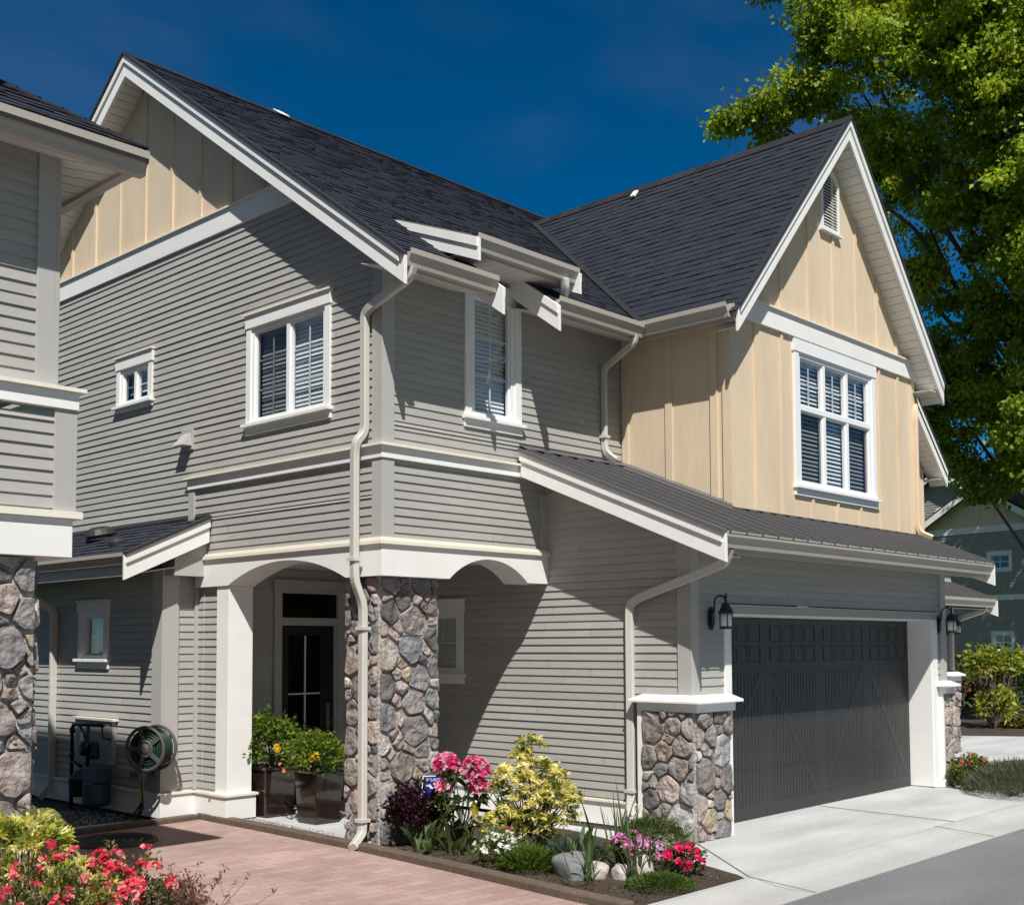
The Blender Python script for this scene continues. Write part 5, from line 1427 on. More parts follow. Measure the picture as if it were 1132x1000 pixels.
# ------------------------------------------------------------------ the big maple
def maple(loc, label, blobs, seed, scale=1.0, leafL=0.122, dens=2200, pal=None, tr=(0, 0)):
    r = np.random.default_rng(seed)
    t = thing('maple_tree', label, 'tree', loc)
    R_ = np.array([0.685, -0.728, 0]); Dp = np.array([0.728, 0.685, 0]); o = np.array(loc)
    PP = []; DD = []; CC = []; cen = []
    pal = np.array(pal or [(0.28, 0.36, 0.030), (0.22, 0.30, 0.028), (0.33, 0.39, 0.034), (0.165, 0.235, 0.024), (0.25, 0.33, 0.030)])
    for (lx, z, dd, rr) in blobs:
        c = o + R_ * lx + Dp * dd + np.array([0, 0, z]); cen.append((c, rr))
        nclump = max(5, int(11 * rr * rr + 4))
        for k in range(nclump):
            u = unit(r, 1)[0]; cc = c + u * rr * (r.uniform(0.25, 1.05)) * np.array([1, 1, 0.85])
            m_ = int(dens / 11 * r.uniform(0.6, 1.4)); cr = r.uniform(0.22, 0.42)
            p = cc + r.normal(0, cr * 0.55, (m_, 3)) * np.array([1, 1, 0.6])
            dv = unit(r, m_) * 1.0 + (p - cc) / cr * 0.6 + np.array([0, 0, -0.25])
            PP.append(p); DD.append(dv); CC.append(np.repeat(pal[r.integers(len(pal))][None] * r.uniform(0.8, 1.2), m_, 0) * r.uniform(0.75, 1.25, (m_, 1)))
    P_ = np.concatenate(PP); D = np.concatenate(DD); C_ = np.concatenate(CC)
    leaves('crown', P_, D, leafL * r.uniform(0.6, 1.2, len(P_)), leafL * 0.95 * r.uniform(0.6, 1.2, len(P_)), C_, LEAF, t, r, fold=0.1, droop=0.2, upbias=0.15)
    mb = MB()
    o = o + R_ * tr[0] + Dp * tr[1]
    trunk = [o, o + np.array([0.05, 0.02, 2.5]), o + np.array([-0.1, 0.1, 5]), o + np.array([0.1, 0.3, 8]), o + np.array([0.0, 0.5, 12]), o + np.array([0.2, 0.5, 16])]
    rs = [0.34, 0.27, 0.23, 0.19, 0.12, 0.04]
    mb.tube([p.tolist() for p in trunk], [q * scale for q in rs], 12)
    mb.build('trunk', BARK, t, smooth=True)
    mb = MB()
    for ci_, (c, rr) in enumerate(cen):
        if ci_ % 2: continue
        hz = c[2] - o[2]
        sz = min(max(hz * 0.62 + r.uniform(-1, 0.5), 2.2), 13.5)
        f_ = np.interp(sz, [0, 2.5, 5, 8, 12, 16], range(6)); i = int(min(f_, 4)); s_ = trunk[i] + (trunk[i + 1] - trunk[i]) * (f_ - i)
        mid = (s_ + c) / 2 + np.array([r.uniform(-.5, .5), r.uniform(-.5, .5), r.uniform(0.1, 0.9)])
        L_ = np.linalg.norm(c - s_)
        a = min(0.075, 0.012 + 0.009 * L_)
        pts = [s_, s_ * 0.6 + mid * 0.4, mid, mid * 0.5 + c * 0.5, c]
        mb.tube([p.tolist() for p in pts], [a, a * 0.85, a * 0.65, a * 0.4, a * 0.15], 7)
        for k in range(3):
            e = c + unit(r, 1)[0] * rr * 0.8; m2 = (c + e) / 2 + unit(r, 1)[0] * 0.15
            mb.tube([(mid * 0.35 + c * 0.65).tolist(), m2.tolist(), e.tolist()], [a * 0.3, a * 0.2, 0.008], 5)
    mb.build('limbs', BARK, t, smooth=True)
    return t


PXB = [(900, 15, 40, -2), (955, 25, 60, -1), (1030, 30, 75, -2), (1105, 25, 75, -1), (1180, 50, 85, -1), (870, -30, 35, -1), (960, -70, 90, 0), (1090, -80, 100, 0), (1220, -60, 100, 0),
       (818, 142, 22, -1), (850, 132, 30, -1), (885, 118, 36, -1.5), (905, 70, 36, -2), (945, 95, 55, -2.5), (1000, 100, 60, -3), (1060, 110, 65, -3), (1130, 115, 65, -3), (1200, 140, 80, -2),
       (985, 165, 40, -1), (1040, 170, 48, -2.5), (1085, 185, 52, -3), (1140, 195, 58, -3), (1215, 240, 80, -1), (915, 150, 45, 1.5), (960, 150, 50, 2),
       (1045, 240, 34, -1.5), (1095, 262, 52, -1.5), (1155, 285, 62, -1.5), (1032, 300, 30, 0), (1080, 335, 48, 0), (1140, 365, 60, 0), (1210, 350, 70, 0),
       (1050, 385, 30, 1), (1095, 425, 46, 1), (1150, 450, 56, 1), (1050, 455, 28, 1), (1085, 490, 34, 1.5), (1128, 515, 42, 1), (1180, 500, 56, 1), (1060, 250, 60, 3), (1110, 380, 70, 3.5), (1130, 150, 90, 3.5), (1050, 90, 90, 3.5), (1170, 420, 70, -1), (1130, 330, 60, -2), (1060, 420, 40, 2), (1100, 300, 50, -3), (1075, 230, 45, -3.5), (1120, 480, 45, -1.5), (1150, 520, 45, -2), (1020, 60, 60, -4), (1100, 70, 70, -4), (1170, 120, 80, -4), (1060, 150, 55, -4), (1130, 230, 60, -3.5), (1170, 290, 60, -3)]
maple((20.5, 1.84, -0.3), 'tall leafy maple tree rising behind the cream gable at the right',
      [((a - 1120) / 48.1, 2.15 + (713 - b) / 48.1, d_ * 0.9, c / 48.1) for a, b, c, d_ in PXB], 17, tr=(1.5, 1.5))

maple((39.9, 5.6, 0.9), 'added maple tree, mostly out of view at the right edge, shading the distant house', [(0, 10.2, 0, 2.6), (-2.4, 10.4, 0, 2.2), (2.2, 10, 0.5, 2.6), (-1, 12.5, 0, 2.4), (1.5, 13, 0, 2.4), (-2.8, 9.9, 1, 1.6), (2.6, 9, -1, 2.2), (0, 9.8, -1.5, 1.9), (-1.2, 10.2, 2.4, 2.0), (0, 15, 0, 1.8), (1, 10, -2.2, 2.2), (4, 9, 0.4, 2.2), (5, 11, 0.5, 2.2), (3.4, 12, 0, 2), (-1.8, 11, -1.4, 2.0), (6, 9.2, 0, 2)], 18, leafL=0.19, dens=480)  # tree added to throw shade on the distant house

YG = [(0.42, 0.42, 0.06), (0.34, 0.38, 0.05), (0.2, 0.26, 0.04)]
# small tree and shrubs in the bed beyond the drive
t, tips, d, r = shrub('small_tree', 'small yellow green tree with big leaves in front of the dark distant house', 'tree', (19.2, 1.9, 0), 0.68, 0.68, 0.42, 1.28, 46, 15, 0.19, 0.085,
                      [(0.26, 0.32, 0.035), (0.34, 0.36, 0.045), (0.15, 0.2, 0.03)], 41, st=26, shell=0.3, jit=0.09, r0=0.035, lumps=7, six=False)
shrub('shrub', 'low lime green shrub at the foot of the small yellow green tree', 'shrub', (19.0, 1.75, 0), 0.42, 0.42, 0.45, 0.45, 40, 12, 0.14, 0.07, YG, 42, st=16, jit=0.06, lumps=5)
shrub('shrub', 'bright lime shrub cut off by the right edge beside the bark strip', 'shrub', (20.4, 0.7, 0), 0.4, 0.4, 0.5, 0.7, 30, 12, 0.15, 0.07, YG, 43, st=12, jit=0.06)
shrub('shrub', 'dark green shrub with reddish shoots right behind the far stone pier', 'shrub', (17.6, 2.1, 0), 0.45, 0.45, 0.6, 1.0, 45, 12, 0.15, 0.06, [(0.10, 0.13, 0.02), (0.06, 0.09, 0.02), (0.2, 0.09, 0.04)], 44, st=18, jit=0.08, lumps=5)
r = np.random.default_rng(45)
t = thing('grass_clump', 'arching clump of straw green grass beside the lime shrub', 'plant', (19.6, 1.35, 0))
n_ = 260; leaves('foliage', np.array([19.6, 1.35, 0]) + r.normal(0, 0.12, (n_, 3)) * [1, 1, 0.1], unit(r, n_, 0.1) * [0.8, 0.8, 1] + [0, 0, 0.5], 0.55 * r.uniform(0.6, 1.1, n_), 0.022, mixcol(r, n_, [(0.25, 0.24, 0.08), (0.18, 0.2, 0.06)]), LEAF, t, r, droop=0.5)
t, _, _, _ = shrub('hedge', 'dark clipped hedge in shade before the distant house', 'hedge', (27.0, 3.2, -0.2), 2.6, 4.5, 0.9, 0.7, 900, 10, 0.16, 0.09, [(0.03, 0.045, 0.012), (0.04, 0.06, 0.015)], 46, st=0, jit=0.12)

# bed by the right end of the apron
shrub('shrub', 'low green shrub with a few orange red tips near the far stone pier', 'shrub', (8.02, -2.18, 0), 0.27, 0.30, 0.26, 0.14, 150, 9, 0.07, 0.03, [(0.13, 0.16, 0.03), (0.09, 0.12, 0.03), (0.18, 0.2, 0.04)], 51,
      flower=(5, 5, 0.035, [(0.55, 0.10, 0.05), (0.5, 0.16, 0.08)], 2, 0.03), st=24)
r = np.random.default_rng(52)


def spiky(name, label, cat, loc, rx, h, n_, L, W, pal, seed, zf=0.35, base=0.1, droop=0.1, spread=0.5, stemn=0, group=None):
    r = np.random.default_rng(seed); t = thing(name, label, cat, loc, group); x, y, z = loc
    rr = np.sqrt(r.random(n_)) * rx; an = r.uniform(0, 6.283, n_)
    hz = h * (1 - 0.75 * (rr / rx) ** 2) * r.random(n_) ** 0.6
    P_ = np.stack([x + rr * np.cos(an), y + rr * np.sin(an), z + 0.01 + hz * (1 - zf)], 1)
    D = np.stack([np.cos(an) * rr / rx * spread, np.sin(an) * rr / rx * spread, np.ones(n_)], 1) + r.normal(0, 0.25, (n_, 3))
    leaves('foliage', P_, D, L * r.uniform(0.6, 1.2, n_), W, mixcol(r, n_, pal), LEAF, t, r, droop=droop)
    if stemn:
        i = r.permutation(n_)[:stemn]; stems(t, loc, P_[i], r, 0.004, k=stemn)
    return t


spiky('lavender_bush', 'wide grey green lavender bush at the right edge by the concrete apron', 'shrub', (7.78, -2.78, 0), 0.52, 0.56, 3000, 0.13, 0.011, [(0.13, 0.15, 0.10), (0.10, 0.125, 0.085), (0.16, 0.17, 0.12)], 53, stemn=60)

# ------------------------------------------------------------------ the flower bed by the stone column
shrub('purple_shrub', 'dark purple leaved shrub at the foot of the stone column', 'shrub', (0.33, -0.14, 0.01), 0.27, 0.24, 0.27, 0.27, 190, 10, 0.055, 0.035, [(0.045, 0.014, 0.026), (0.03, 0.011, 0.02), (0.065, 0.02, 0.035)], 61, st=40, lumps=6, jit=0.03)


def strap(name, label, cat, loc, n_, L, W, pal, seed, lean=0.5, bend=0.5, segs=7, r0=0.06, group=None, tipw=0.0):
    """long strap leaves bending outward"""
    r = np.random.default_rng(seed); t = thing(name, label, cat, loc, group); mb = MB(); o = V(loc)
    for k in range(n_):
        a = r.uniform(0, 6.283); hd = V((math.cos(a), math.sin(a), 0)); sd = V((-hd.y, hd.x, 0)); l_ = L * r.uniform(0.6, 1.1); w_ = W * r.uniform(0.7, 1.15)
        p = o + V((r.normal(0, r0), r.normal(0, r0), 0)); ang = r.uniform(0.05, lean); cc = pal[r.integers(len(pal))]; kk = r.uniform(0.8, 1.2); cc = tuple(c * kk for c in cc)
        vs = []; bd = bend * r.uniform(0.3, 1.3) / segs
        tw = r.uniform(-0.5, 0.5)
        for s_ in range(segs + 1):
            f_ = s_ / segs; ww = w_ * (0.55 + 1.1 * f_) * (1 - f_ ** 2.2) if f_ < 1 else 0.001
            up_ = hd * math.cos(ang) * -1 + V((0, 0, 1)) * math.sin(ang)
            sdd = (sd * math.cos(tw * f_) + up_ * math.sin(tw * f_))
            vs += [p - sdd * ww * 0.5, p - up_ * ww * 0.16, p + sdd * ww * 0.5]
            p = p + (hd * math.sin(ang) + V((0, 0, 1)) * math.cos(ang)) * (l_ / segs); ang += bd
        fs = []
        for s_ in range(segs):
            b = s_ * 3; fs += [(b, b + 1, b + 4, b + 3), (b + 1, b + 2, b + 5, b + 4)]
        mb.add(vs, fs, cc)
    mb.build('foliage', LEAF, t, smooth=True); return t


TUL = [(0.13, 0.19, 0.09), (0.16, 0.22, 0.10), (0.10, 0.15, 0.06)]
strap('tulip_plant', 'broad green tulip leaves without flowers in front of the purple shrub', 'plant', (0.20, -0.40, 0.01), 13, 0.42, 0.075, TUL, 62, 0.7, 1.1)
strap('tulip_plant', 'smaller tuft of broad tulip leaves below the pink rhododendron', 'plant', (0.26, -0.72, 0.01), 9, 0.36, 0.06, TUL, 63, 0.6, 1.0)

# rhododendron
r = np.random.default_rng(64)
t = thing('rhododendron', 'rhododendron with three large pink flower heads beside the stone column', 'shrub', (0.50, -0.62, 0.01))
heads = np.array([[0.42, -0.60, 0.765], [0.55, -0.84, 0.735], [0.57, -0.87, 0.575], [0.375, -0.60, 0.575]]) + [-0.085, 0.09, 0]
hd_ = np.array([[-0.2, -0.3, 0.8], [-0.2, -0.4, 0.8], [0, -0.8, 0.3], [-0.6, -0.2, 0.4]])
for c, dd, k, tr in zip(heads, hd_, (54, 54, 28, 12), (0.105, 0.108, 0.078, 0.05)):
    dirs = unit(r, k, -0.5)
    fh = fl(t, np.repeat(c[None], k, 0) + dirs * tr * 0.8, dirs, r, 5, 0.050, [(0.66, 0.08, 0.27), (0.74, 0.19, 0.38), (0.82, 0.40, 0.55), (0.56, 0.04, 0.18)], 1, 0.02, cup=0.75, name='flower_head')
tp = np.concatenate([heads - [0, 0, 0.08], np.array([0.42, -0.59, 0.45]) + unit(r, 16) * [0.18, 0.2, 0.25]])
n_ = len(tp) * 9; P_ = np.repeat(tp, 9, 0); leaves('foliage', P_, unit(r, n_) * [1, 1, 0.5] + [0, 0, 0.05], 0.12 * r.uniform(0.7, 1.15, n_), 0.042, mixcol(r, n_, [(0.05, 0.085, 0.02), (0.08, 0.12, 0.03), (0.035, 0.06, 0.016)]), LEAF, t, r, six=True, droop=0.25)
leaves('yellowed_leaves', np.array([[0.43, -0.75, 0.46], [0.45, -0.73, 0.47], [0.41, -0.76, 0.45]]), np.array([[0.05, -0.1, -1], [0.3, -0.2, -1], [-0.3, 0, -0.9]]), 0.15, 0.05, [(0.5, 0.38, 0.05)] * 3, LEAF, t, r, six=True)
stems(t, (0.42, -0.57, 0.01), tp, r, 0.010, BARK, k=20)

# yard sign
t = thing('yard_sign', 'small blue security sign with white lettering on a stake by the stone column', 'sign', (0.42, -0.22, 0.01))
SB = mat("sign_blue", (0.012, 0.03, 0.27), 0.4, 0.05, 8); SW = mat("sign_white", (0.8, 0.8, 0.82), 0.4, 0.02, 8)
so_ = V((0.42, -0.22, 0.42)); su = V((0.80, -0.60, 0)).normalized(); sn = V((-0.60, -0.80, 0)).normalized(); sv = (V((0, 0, 1)) + su * 0.10).normalized()
mb = MB(); mb.obox(so_, su, sv, sn, -0.105, 0.105, 0, 0.235, -0.004, 0); bo = mb.build('board', SW, t)
mb = MB(); mb.obox(so_, su, sv, sn, -0.097, 0.097, 0.008, 0.227, 0.0, 0.0015); mb.build('face', SB, bo)
mb = MB(); mb.bar(so_ - sn * 0.01 + V((0, 0, -0.40)), so_ - sn * 0.01 + V((0, 0, 0.2)), 0.016, 0.012); mb.build('stake', TWIG, t)


def lettering(txt, size, u_, v_):
    cu = bpy.data.curves.new('lettering', 'FONT'); cu.body = txt; cu.size = size; cu.align_x = 'LEFT'
    tmp = bpy.data.objects.new('tmp', cu); col.objects.link(tmp)
    dg = bpy.context.evaluated_depsgraph_get(); me = bpy.data.meshes.new_from_object(tmp.evaluated_get(dg))
    bpy.data.objects.remove(tmp)
    mb = MB()
    mb.add([so_ + su * (u_ + q.co.x) + sv * (v_ + q.co.y) + sn * 0.003 for q in me.vertices], [tuple(p.vertices) for p in me.polygons])
    mb.build('lettering', SW, bo)


lettering('SECURITY', 0.036, -0.085, 0.185)
mb = MB()
g = lambda a, b: so_ + su * a + sv * b + sn * 0.003
for (a, b, a1, b1, w_) in ((-0.08, 0.165, -0.05, 0.14, 0.016), (-0.055, 0.14, -0.03, 0.155, 0.014), (-0.04, 0.155, -0.012, 0.12, 0.02), (-0.02, 0.12, 0.07, 0.128, 0.012), (0.0, 0.16, 0.07, 0.158, 0.010), (-0.085, 0.10, -0.07, 0.09, 0.016)):
    p, q_ = g(a, b), g(a1, b1); s_ = (q_ - p).cross(sn).normalized() * w_ / 2; mb.poly([p - s_, q_ - s_, q_ + s_, p + s_])
mb.build('emblem', SW, bo)

# pansies
WH = [(0.75, 0.74, 0.72), (0.8, 0.8, 0.8), (0.7, 0.68, 0.66)]
for (lab, lo, sd, pal_, cnt) in (('white pansies in flower left of the bright green grass mound', (0.13, -1.34, 0.01), 66, WH, 34), ('white and pink flowers at the foot of the yellow pieris', (0.50, -1.02, 0.01), 67, WH + [(0.6, 0.1, 0.2)], 16)):
    shrub('pansy_plant', lab, 'flowers', lo, 0.19, 0.22, 0.17, 0.06, 70, 7, 0.05, 0.026, [(0.08, 0.13, 0.03), (0.12, 0.17, 0.05), (0.15, 0.2, 0.06)], sd, st=0, flower=(cnt, 5, 0.036, pal_, 1, 0.02))
spiky('grass_mound', 'bright green rounded grass mound beside the edging', 'plant', (0.14, -1.70, 0.01), 0.21, 0.24, 1100, 0.12, 0.010, [(0.12, 0.20, 0.03), (0.09, 0.16, 0.025), (0.16, 0.24, 0.04)], 68, droop=0.25, spread=1.0)

# yellow pieris
r = np.random.default_rng(69)
t = thing('pieris_shrub', 'tall creamy yellow pieris shrub against the grey siding', 'shrub', (0.98, -1.10, 0.01))
lob = [(0.0, 0, 0.96, 0.095), (-0.05, 0.05, 0.86, 0.075), (0.02, -0.04, 0.70, 0.16), (-0.12, 0.12, 0.66, 0.13), (0.16, -0.16, 0.64, 0.13), (0.0, 0.0, 0.52, 0.20), (-0.17, 0.18, 0.55, 0.08), (0.14, -0.18, 0.44, 0.17), (-0.08, 0.08, 0.38, 0.17), (-0.20, 0.22, 0.20, 0.14), (-0.05, 0.0, 0.22, 0.17), (0.16, -0.2, 0.30, 0.14), (0.06, -0.05, 0.16, 0.16), (0.22, -0.28, 0.46, 0.09), (-0.28, 0.30, 0.56, 0.07)]
tp = []; dd = []
for (a, b, c, rr) in lob:
    k = int(1150 * rr * rr) + 9; u_ = unit(r, k, -0.5); tp.append(np.array([0.90 + a * 1.1, -1.01 + b * 1.1, 0.03 + c * 0.965]) + u_ * rr * r.uniform(0.6, 1.05, (k, 1)) * [1.1, 1.1, 0.85]); dd.append(u_)
tp = np.concatenate(tp); dd = np.concatenate(dd); k = 13; n_ = len(tp) * k
outer = r.random(len(tp)) < 0.78
cl = np.where(outer[:, None], mixcol(r, len(tp), [(0.80, 0.72, 0.34), (0.86, 0.80, 0.50), (0.66, 0.60, 0.17)], None, 0.1), mixcol(r, len(tp), [(0.16, 0.20, 0.035), (0.10, 0.14, 0.025)]))
leaves('foliage', np.repeat(tp, k, 0) + r.normal(0, 0.006, (n_, 3)), np.repeat(dd, k, 0) * 0.40 + [0, 0, 0.12] + unit(r, n_) * [0.95, 0.95, 0.45], 0.070 * r.uniform(0.6, 1.15, n_), 0.018, np.repeat(cl, k, 0) * r.uniform(0.85, 1.15, (n_, 1)), LEAF, t, r, six=False, droop=0.3)
stems(t, (0.90, -1.01, 0.01), tp, r, 0.012, BARK, k=40)

spiky('lavender_bush', 'blue green feathery plant between the yellow pieris and the grey boulder', 'plant', (0.62, -1.78, 0.01), 0.24, 0.30, 1100, 0.11, 0.010, [(0.09, 0.13, 0.115), (0.12, 0.16, 0.14), (0.07, 0.11, 0.09)], 70, spread=0.7)


def rock(label, cat, loc, rx, ry, rz, colr, seed, name='rock', mt=None):
    import bmesh
    bm = bmesh.new(); bmesh.ops.create_icosphere(bm, subdivisions=4, radius=1)
    for v in bm.verts:
        p = v.co.copy(); q = p.copy()
        for ax_ in range(3): q[ax_] = math.copysign(abs(q[ax_]) ** 0.8, q[ax_])
        d_ = 1 + 0.22 * noise.noise(p * 1.3 + V((seed, 0, 0))) + 0.07 * noise.noise(p * 4 + V((0, seed, 0))) + 0.02 * noise.noise(p * 11)
        v.co = V((q.x * rx * d_, q.y * ry * d_, q.z * rz * d_))
    me = bpy.data.meshes.new(name); bm.to_mesh(me); bm.free(); me.materials.append(mt)
    me.polygons.foreach_set("use_smooth", [True] * len(me.polygons))
    o = bpy.data.objects.new(name, me); col.objects.link(o); o.location = loc; ORG[o.name] = V(loc); o.rotation_euler = (0, 0, seed)
    return tag(o, label, cat)


GRN = mat("grey_granite", (0.175, 0.18, 0.19), 0.85, 0.3, 60, 0.004, 90, big=0.12, bigscale=5)
WRK = mat("pale_rock", (0.42, 0.385, 0.36), 0.85, 0.2, 30, 0.006, 50, big=0.12, bigscale=8)
rock('smooth grey granite boulder in the flower bed', 'boulder', (0.22, -2.12, 0.05), 0.20, 0.14, 0.155, None, 1.3, 'boulder', GRN)
rock('pale pinkish rock just right of the grey boulder', 'rock', (0.29, -2.30, 0.05), 0.085, 0.085, 0.09, None, 2.7, 'rock', WRK)
rock('squarish pale rock in front of the dark green conifer mound', 'rock', (0.44, -2.62, 0.06), 0.12, 0.09, 0.14, None, 4.1, 'rock', WRK)
rock('pale rock between the iris blades and the lilac flowers', 'rock', (0.40, -2.46, 0.04), 0.08, 0.08, 0.08, None, 5.9, 'rock', WRK)
IR = [(0.10, 0.15, 0.06), (0.13, 0.18, 0.08), (0.08, 0.12, 0.045)]
strap('iris_plant', 'tall upright iris blades before the grey siding', 'plant', (0.62, -2.26, 0.01), 20, 0.72, 0.026, IR, 72, 0.28, 0.3, r0=0.07)
strap('iris_plant', 'short iris blades in front of the grey boulder', 'plant', (0.10, -2.36, 0.01), 14, 0.46, 0.022, IR, 73, 0.4, 0.6, r0=0.04)
strap('iris_plant', 'iris blades in front of the squarish pale rock', 'plant', (0.30, -2.66, 0.01), 13, 0.50, 0.020, IR, 74, 0.3, 0.4, r0=0.05)
strap('tulip_plant', 'single broad curling leaf tuft above the grey boulder', 'plant', (0.46, -2.02, 0.01), 6, 0.52, 0.06, TUL, 75, 0.5, 0.8)
shrub('azalea_bush', 'lilac pink azalea between the iris blades and pale rocks', 'flowers', (0.62, -2.42, 0.01), 0.20, 0.20, 0.13, 0.16, 60, 7, 0.045, 0.02, [(0.09, 0.13, 0.03), (0.06, 0.1, 0.02)], 76, st=14, flower=(26, 5, 0.044, [(0.62, 0.22, 0.50), (0.7, 0.34, 0.58), (0.55, 0.14, 0.42)], 2, 0.025))
shrub('conifer_mound', 'rounded dark green dwarf conifer beside the concrete walk', 'shrub', (1.06, -2.26, 0.01), 0.31, 0.31, 0.29, 0.13, 620, 10, 0.034, 0.009, [(0.09, 0.13, 0.03), (0.12, 0.16, 0.035), (0.065, 0.1, 0.02)], 77, st=20, lumps=8, jit=0.012, up=0.5)
shrub('azalea_bush', 'hot pink flowering azalea at the tip of the flower bed', 'flowers', (0.86, -2.73, 0.01), 0.14, 0.14, 0.12, 0.10, 80, 8, 0.045, 0.024, [(0.07, 0.12, 0.025), (0.1, 0.15, 0.03)], 78, st=14, flower=(15, 5, 0.036, [(0.72, 0.012, 0.13), (0.8, 0.05, 0.22), (0.6, 0.008, 0.1)], 4, 0.035))
spiky('ground_cover', 'low mossy green ground cover spreading at the front of the bed', 'plant', (0.28, -2.92, 0.01), 0.26, 0.16, 1900, 0.032, 0.014, [(0.09, 0.15, 0.03), (0.06, 0.11, 0.02), (0.13, 0.19, 0.04)], 79, spread=1.5)
# leaf litter and bark chips
r = np.random.default_rng(80); n_ = 1500
bx = r.uniform(-0.3, 1.9, n_); by = r.uniform(-3.1, 0.1, n_); ok = (bx < 2.0 - (-(by) * 0.30)) & (bx > -0.05 - 0.14 * (-by)) & ~((by < -2.9) & (bx > 1.0))
P_ = np.stack([bx, by, np.full(n_, 0.017)], 1)[ok]
o = leaves('leaf_litter', P_, unit(r, len(P_)) * [1, 1, 0.25], 0.04 * r.uniform(0.4, 1.3, len(P_)), 0.014, mixcol(r, len(P_), [(0.10, 0.065, 0.04), (0.18, 0.12, 0.07), (0.05, 0.035, 0.025), (0.26, 0.19, 0.12)]), LEAF, None, r, droop=0)
tag(o, 'brown bark chips and dry leaves scattered on the flower bed soil', 'leaf litter', kind='stuff')
strap('tulip_plant', 'fallen flat green blades near the brown edging', 'plant', (-0.12, -2.40, 0.02), 4, 0.30, 0.022, IR, 81, 1.5, 0.1, r0=0.03)

# potted shrubs
GL = [(0.14, 0.21, 0.03), (0.21, 0.27, 0.04), (0.08, 0.14, 0.022)]
YF = [(0.75, 0.50, 0.02), (0.8, 0.58, 0.04)]
t, tips, d, r = shrub('potted_shrub', 'leafy green potted shrub with a yellow bloom in the front planter', 'plant', (0.59, 1.70, 0.53), 0.33, 0.33, 0.27, 0.12, 210, 10, 0.055, 0.030, GL, 91, st=30, lumps=8, shell=0.35, zmin=-0.45, jit=0.025)
fl(t, np.array([[0.37, 1.50, 0.72], [0.40, 1.48, 0.70], [0.38, 1.48, 0.745], [0.35, 1.51, 0.70]]), np.array([[-0.5, -0.6, 0.3]] * 4), r, 6, 0.035, YF, 2, 0.02)
fl(t, np.array([[0.32, 1.95, 0.57], [0.30, 1.98, 0.62], [0.31, 1.93, 0.55]]), np.array([[-0.6, -0.4, 0.2]] * 3), r, 5, 0.026, [(0.7, 0.22, 0.12), (0.75, 0.3, 0.15)], 1, 0.01)
t, tips, d, r = shrub('potted_shrub', 'leafy green potted shrub with a yellow bloom in the rear planter behind the column', 'plant', (0.58, 2.52, 0.52), 0.33, 0.30, 0.36, 0.22, 150, 10, 0.07, 0.042, GL, 92, st=24, lumps=8, shell=0.35, zmin=-0.45, jit=0.03)
fl(t, np.array([[0.40, 2.20, 0.74], [0.43, 2.18, 0.76], [0.41, 2.20, 0.78]]), np.array([[-0.5, -0.6, 0.3]] * 3), r, 6, 0.035, YF, 2, 0.02)

# ------------------------------------------------------------------ foreground shrubs
COR = [(0.70, 0.075, 0.12), (0.78, 0.15, 0.19), (0.55, 0.035, 0.075), (0.82, 0.30, 0.32)]
AZL = [(0.10, 0.12, 0.035), (0.15, 0.16, 0.05), (0.07, 0.09, 0.03), (0.20, 0.19, 0.07)]
shrub('azalea_bush', 'coral red azalea spilling in at the lower left corner', 'flowers', (-4.72, -3.20, 0), 0.42, 0.40, 0.44, 0.50, 380, 7, 0.042, 0.017, AZL, 101, st=70, shell=0.35, jit=0.02, flower=(36, 5, 0.031, COR, 2, 0.025), lumps=7)
shrub('azalea_bush', 'coral red azalea in full bloom against the brick driveway', 'flowers', (-4.18, -2.90, 0), 0.34, 0.34, 0.36, 0.47, 330, 7, 0.040, 0.016, AZL, 102, st=70, shell=0.35, jit=0.02, flower=(46, 5, 0.031, COR, 4, 0.04), lumps=6)
shrub('azalea_bush', 'small coral azalea sprig behind the two larger coral azaleas', 'flowers', (-4.30, -2.72, 0), 0.22, 0.22, 0.22, 0.58, 90, 7, 0.04, 0.016, AZL, 103, st=30, jit=0.02, flower=(14, 5, 0.034, COR, 2, 0.03))
# creamy yellow pieris at the left edge
for (lab, lo, rr, hz, sd, nt) in (('creamy yellow pieris behind the coral azalea at the left edge', (-4.42, -2.50, 0), 0.20, 0.84, 104, 85), ('low cream variegated pieris among the coral azaleas', (-4.42, -2.98, 0), 0.20, 0.68, 105, 56), ('yellow green pieris shoots cut off by the left edge', (-4.62, -2.44, 0), 0.16, 0.92, 106, 40)):
    shrub('pieris_shrub', lab, 'shrub', lo, rr, rr, rr * 0.85, hz, nt, 20, 0.062, 0.015, [(0.76, 0.70, 0.24), (0.55, 0.54, 0.09), (0.84, 0.79, 0.42), (0.22, 0.27, 0.05)], sd, st=30, shell=0.5, jit=0.01, zmin=-0.6, droop=0.2)
    r = np.random.default_rng(sd + 50)
r = np.random.default_rng(107)
t = thing('leafy_stem', 'single leggy stem with long green leaves in front of the left stone base', 'plant', (-4.25, -2.20, 0))
mb = MB(); mb.tube([(-4.25, -2.20, 0), (-4.26, -2.2, 0.6), (-4.24, -2.18, 1.02)], [0.012, 0.010, 0.006], 7); mb.build('stems', TWIG, t)
n_ = 11; leaves('foliage', np.array([-4.24, -2.18, 1.02]) + r.normal(0, 0.012, (n_, 3)) - [0, 0, 0.03], unit(r, n_) * [1, 1, 0.35], 0.15 * r.uniform(0.8, 1.2, n_), 0.040, mixcol(r, n_, [(0.12, 0.17, 0.05), (0.15, 0.2, 0.06)]), LEAF, t, r, six=True, droop=0.3)
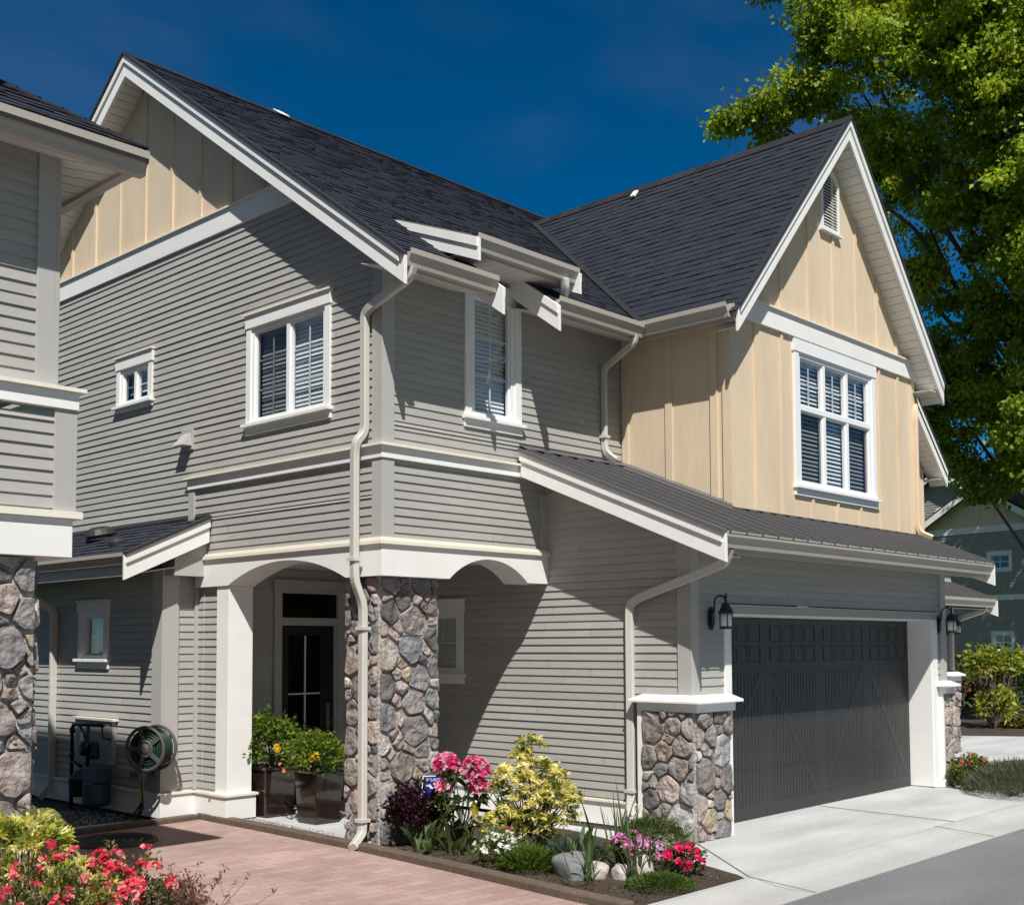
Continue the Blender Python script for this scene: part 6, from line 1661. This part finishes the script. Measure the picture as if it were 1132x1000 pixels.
leaves('foliage', np.array([[-4.25, -2.2, 0.92]] * 3), np.array([[0.1, -0.2, -1], [-0.3, 0.1, -0.9], [0.3, 0, -0.7]]), 0.16, 0.045, mixcol(r, 3, [(0.12, 0.17, 0.05)]), LEAF, t, r, six=True)
# dry reddish twiggy shrub
r = np.random.default_rng(108)
t = thing('twiggy_shrub', 'dry reddish brown twiggy shrub at the bottom edge before the driveway', 'shrub', (-3.86, -2.90, 0))
mb = MB(); tips = []
for k in range(190):
    a = r.uniform(0, 6.28); h = 0.68 * r.uniform(0.6, 1.05); q = r.uniform(0.05, 0.36)
    p = V((-3.86, -2.90, 0)); e = p + V((math.cos(a) * q, math.sin(a) * q, h * (1 - 0.35 * q)))
    m_ = p.lerp(e, 0.55) + V((r.uniform(-.05, .05), r.uniform(-.05, .05), 0.06)); mb.tube([p, m_, e], [0.004, 0.003, 0.0015], 4); tips.append(list(e)); tips.append(list(m_.lerp(e, 0.5)))
    for j in range(3):
        f_ = e.lerp(m_, r.uniform(0, 0.7)); g_ = f_ + V((r.uniform(-.07, .07), r.uniform(-.07, .07), r.uniform(0.01, .09))); mb.tube([f_, g_], [0.0018, 0.001], 3); tips.append(list(g_))
for (dx, dy, h) in ((0.36, -0.16, 0.66), (0.42, -0.3, 0.60), (0.16, 0.0, 0.74), (0.5, -0.3, 0.5)):
    e = V((-3.86 + dx, -2.90 + dy, h)); mb.tube([(-3.84, -2.90, 0.1), (-3.86 + dx * 0.5, -2.90 + dy * 0.5, h * 0.7), e], [0.004, 0.003, 0.001], 4); tips.append(list(e))
mb.build('stems', TWIG, t)
tips = np.array(tips); n_ = len(tips) * 6
leaves('foliage', np.repeat(tips, 6, 0) + r.normal(0, 0.008, (n_, 3)), unit(r, n_) + [0, 0, 0.4], 0.022 * r.uniform(0.6, 1.3, n_), 0.010, mixcol(r, n_, [(0.17, 0.05, 0.04), (0.24, 0.10, 0.07), (0.13, 0.10, 0.05), (0.3, 0.06, 0.05)]), LEAF, t, r)
sheet('planting_bed', [(-9, -3.15), (-3.35, -3.15), (-3.45, -2.6), (-3.9, -1.9), (-3.9, -0.85), (-9, -0.85)], MULCH, 0.03)
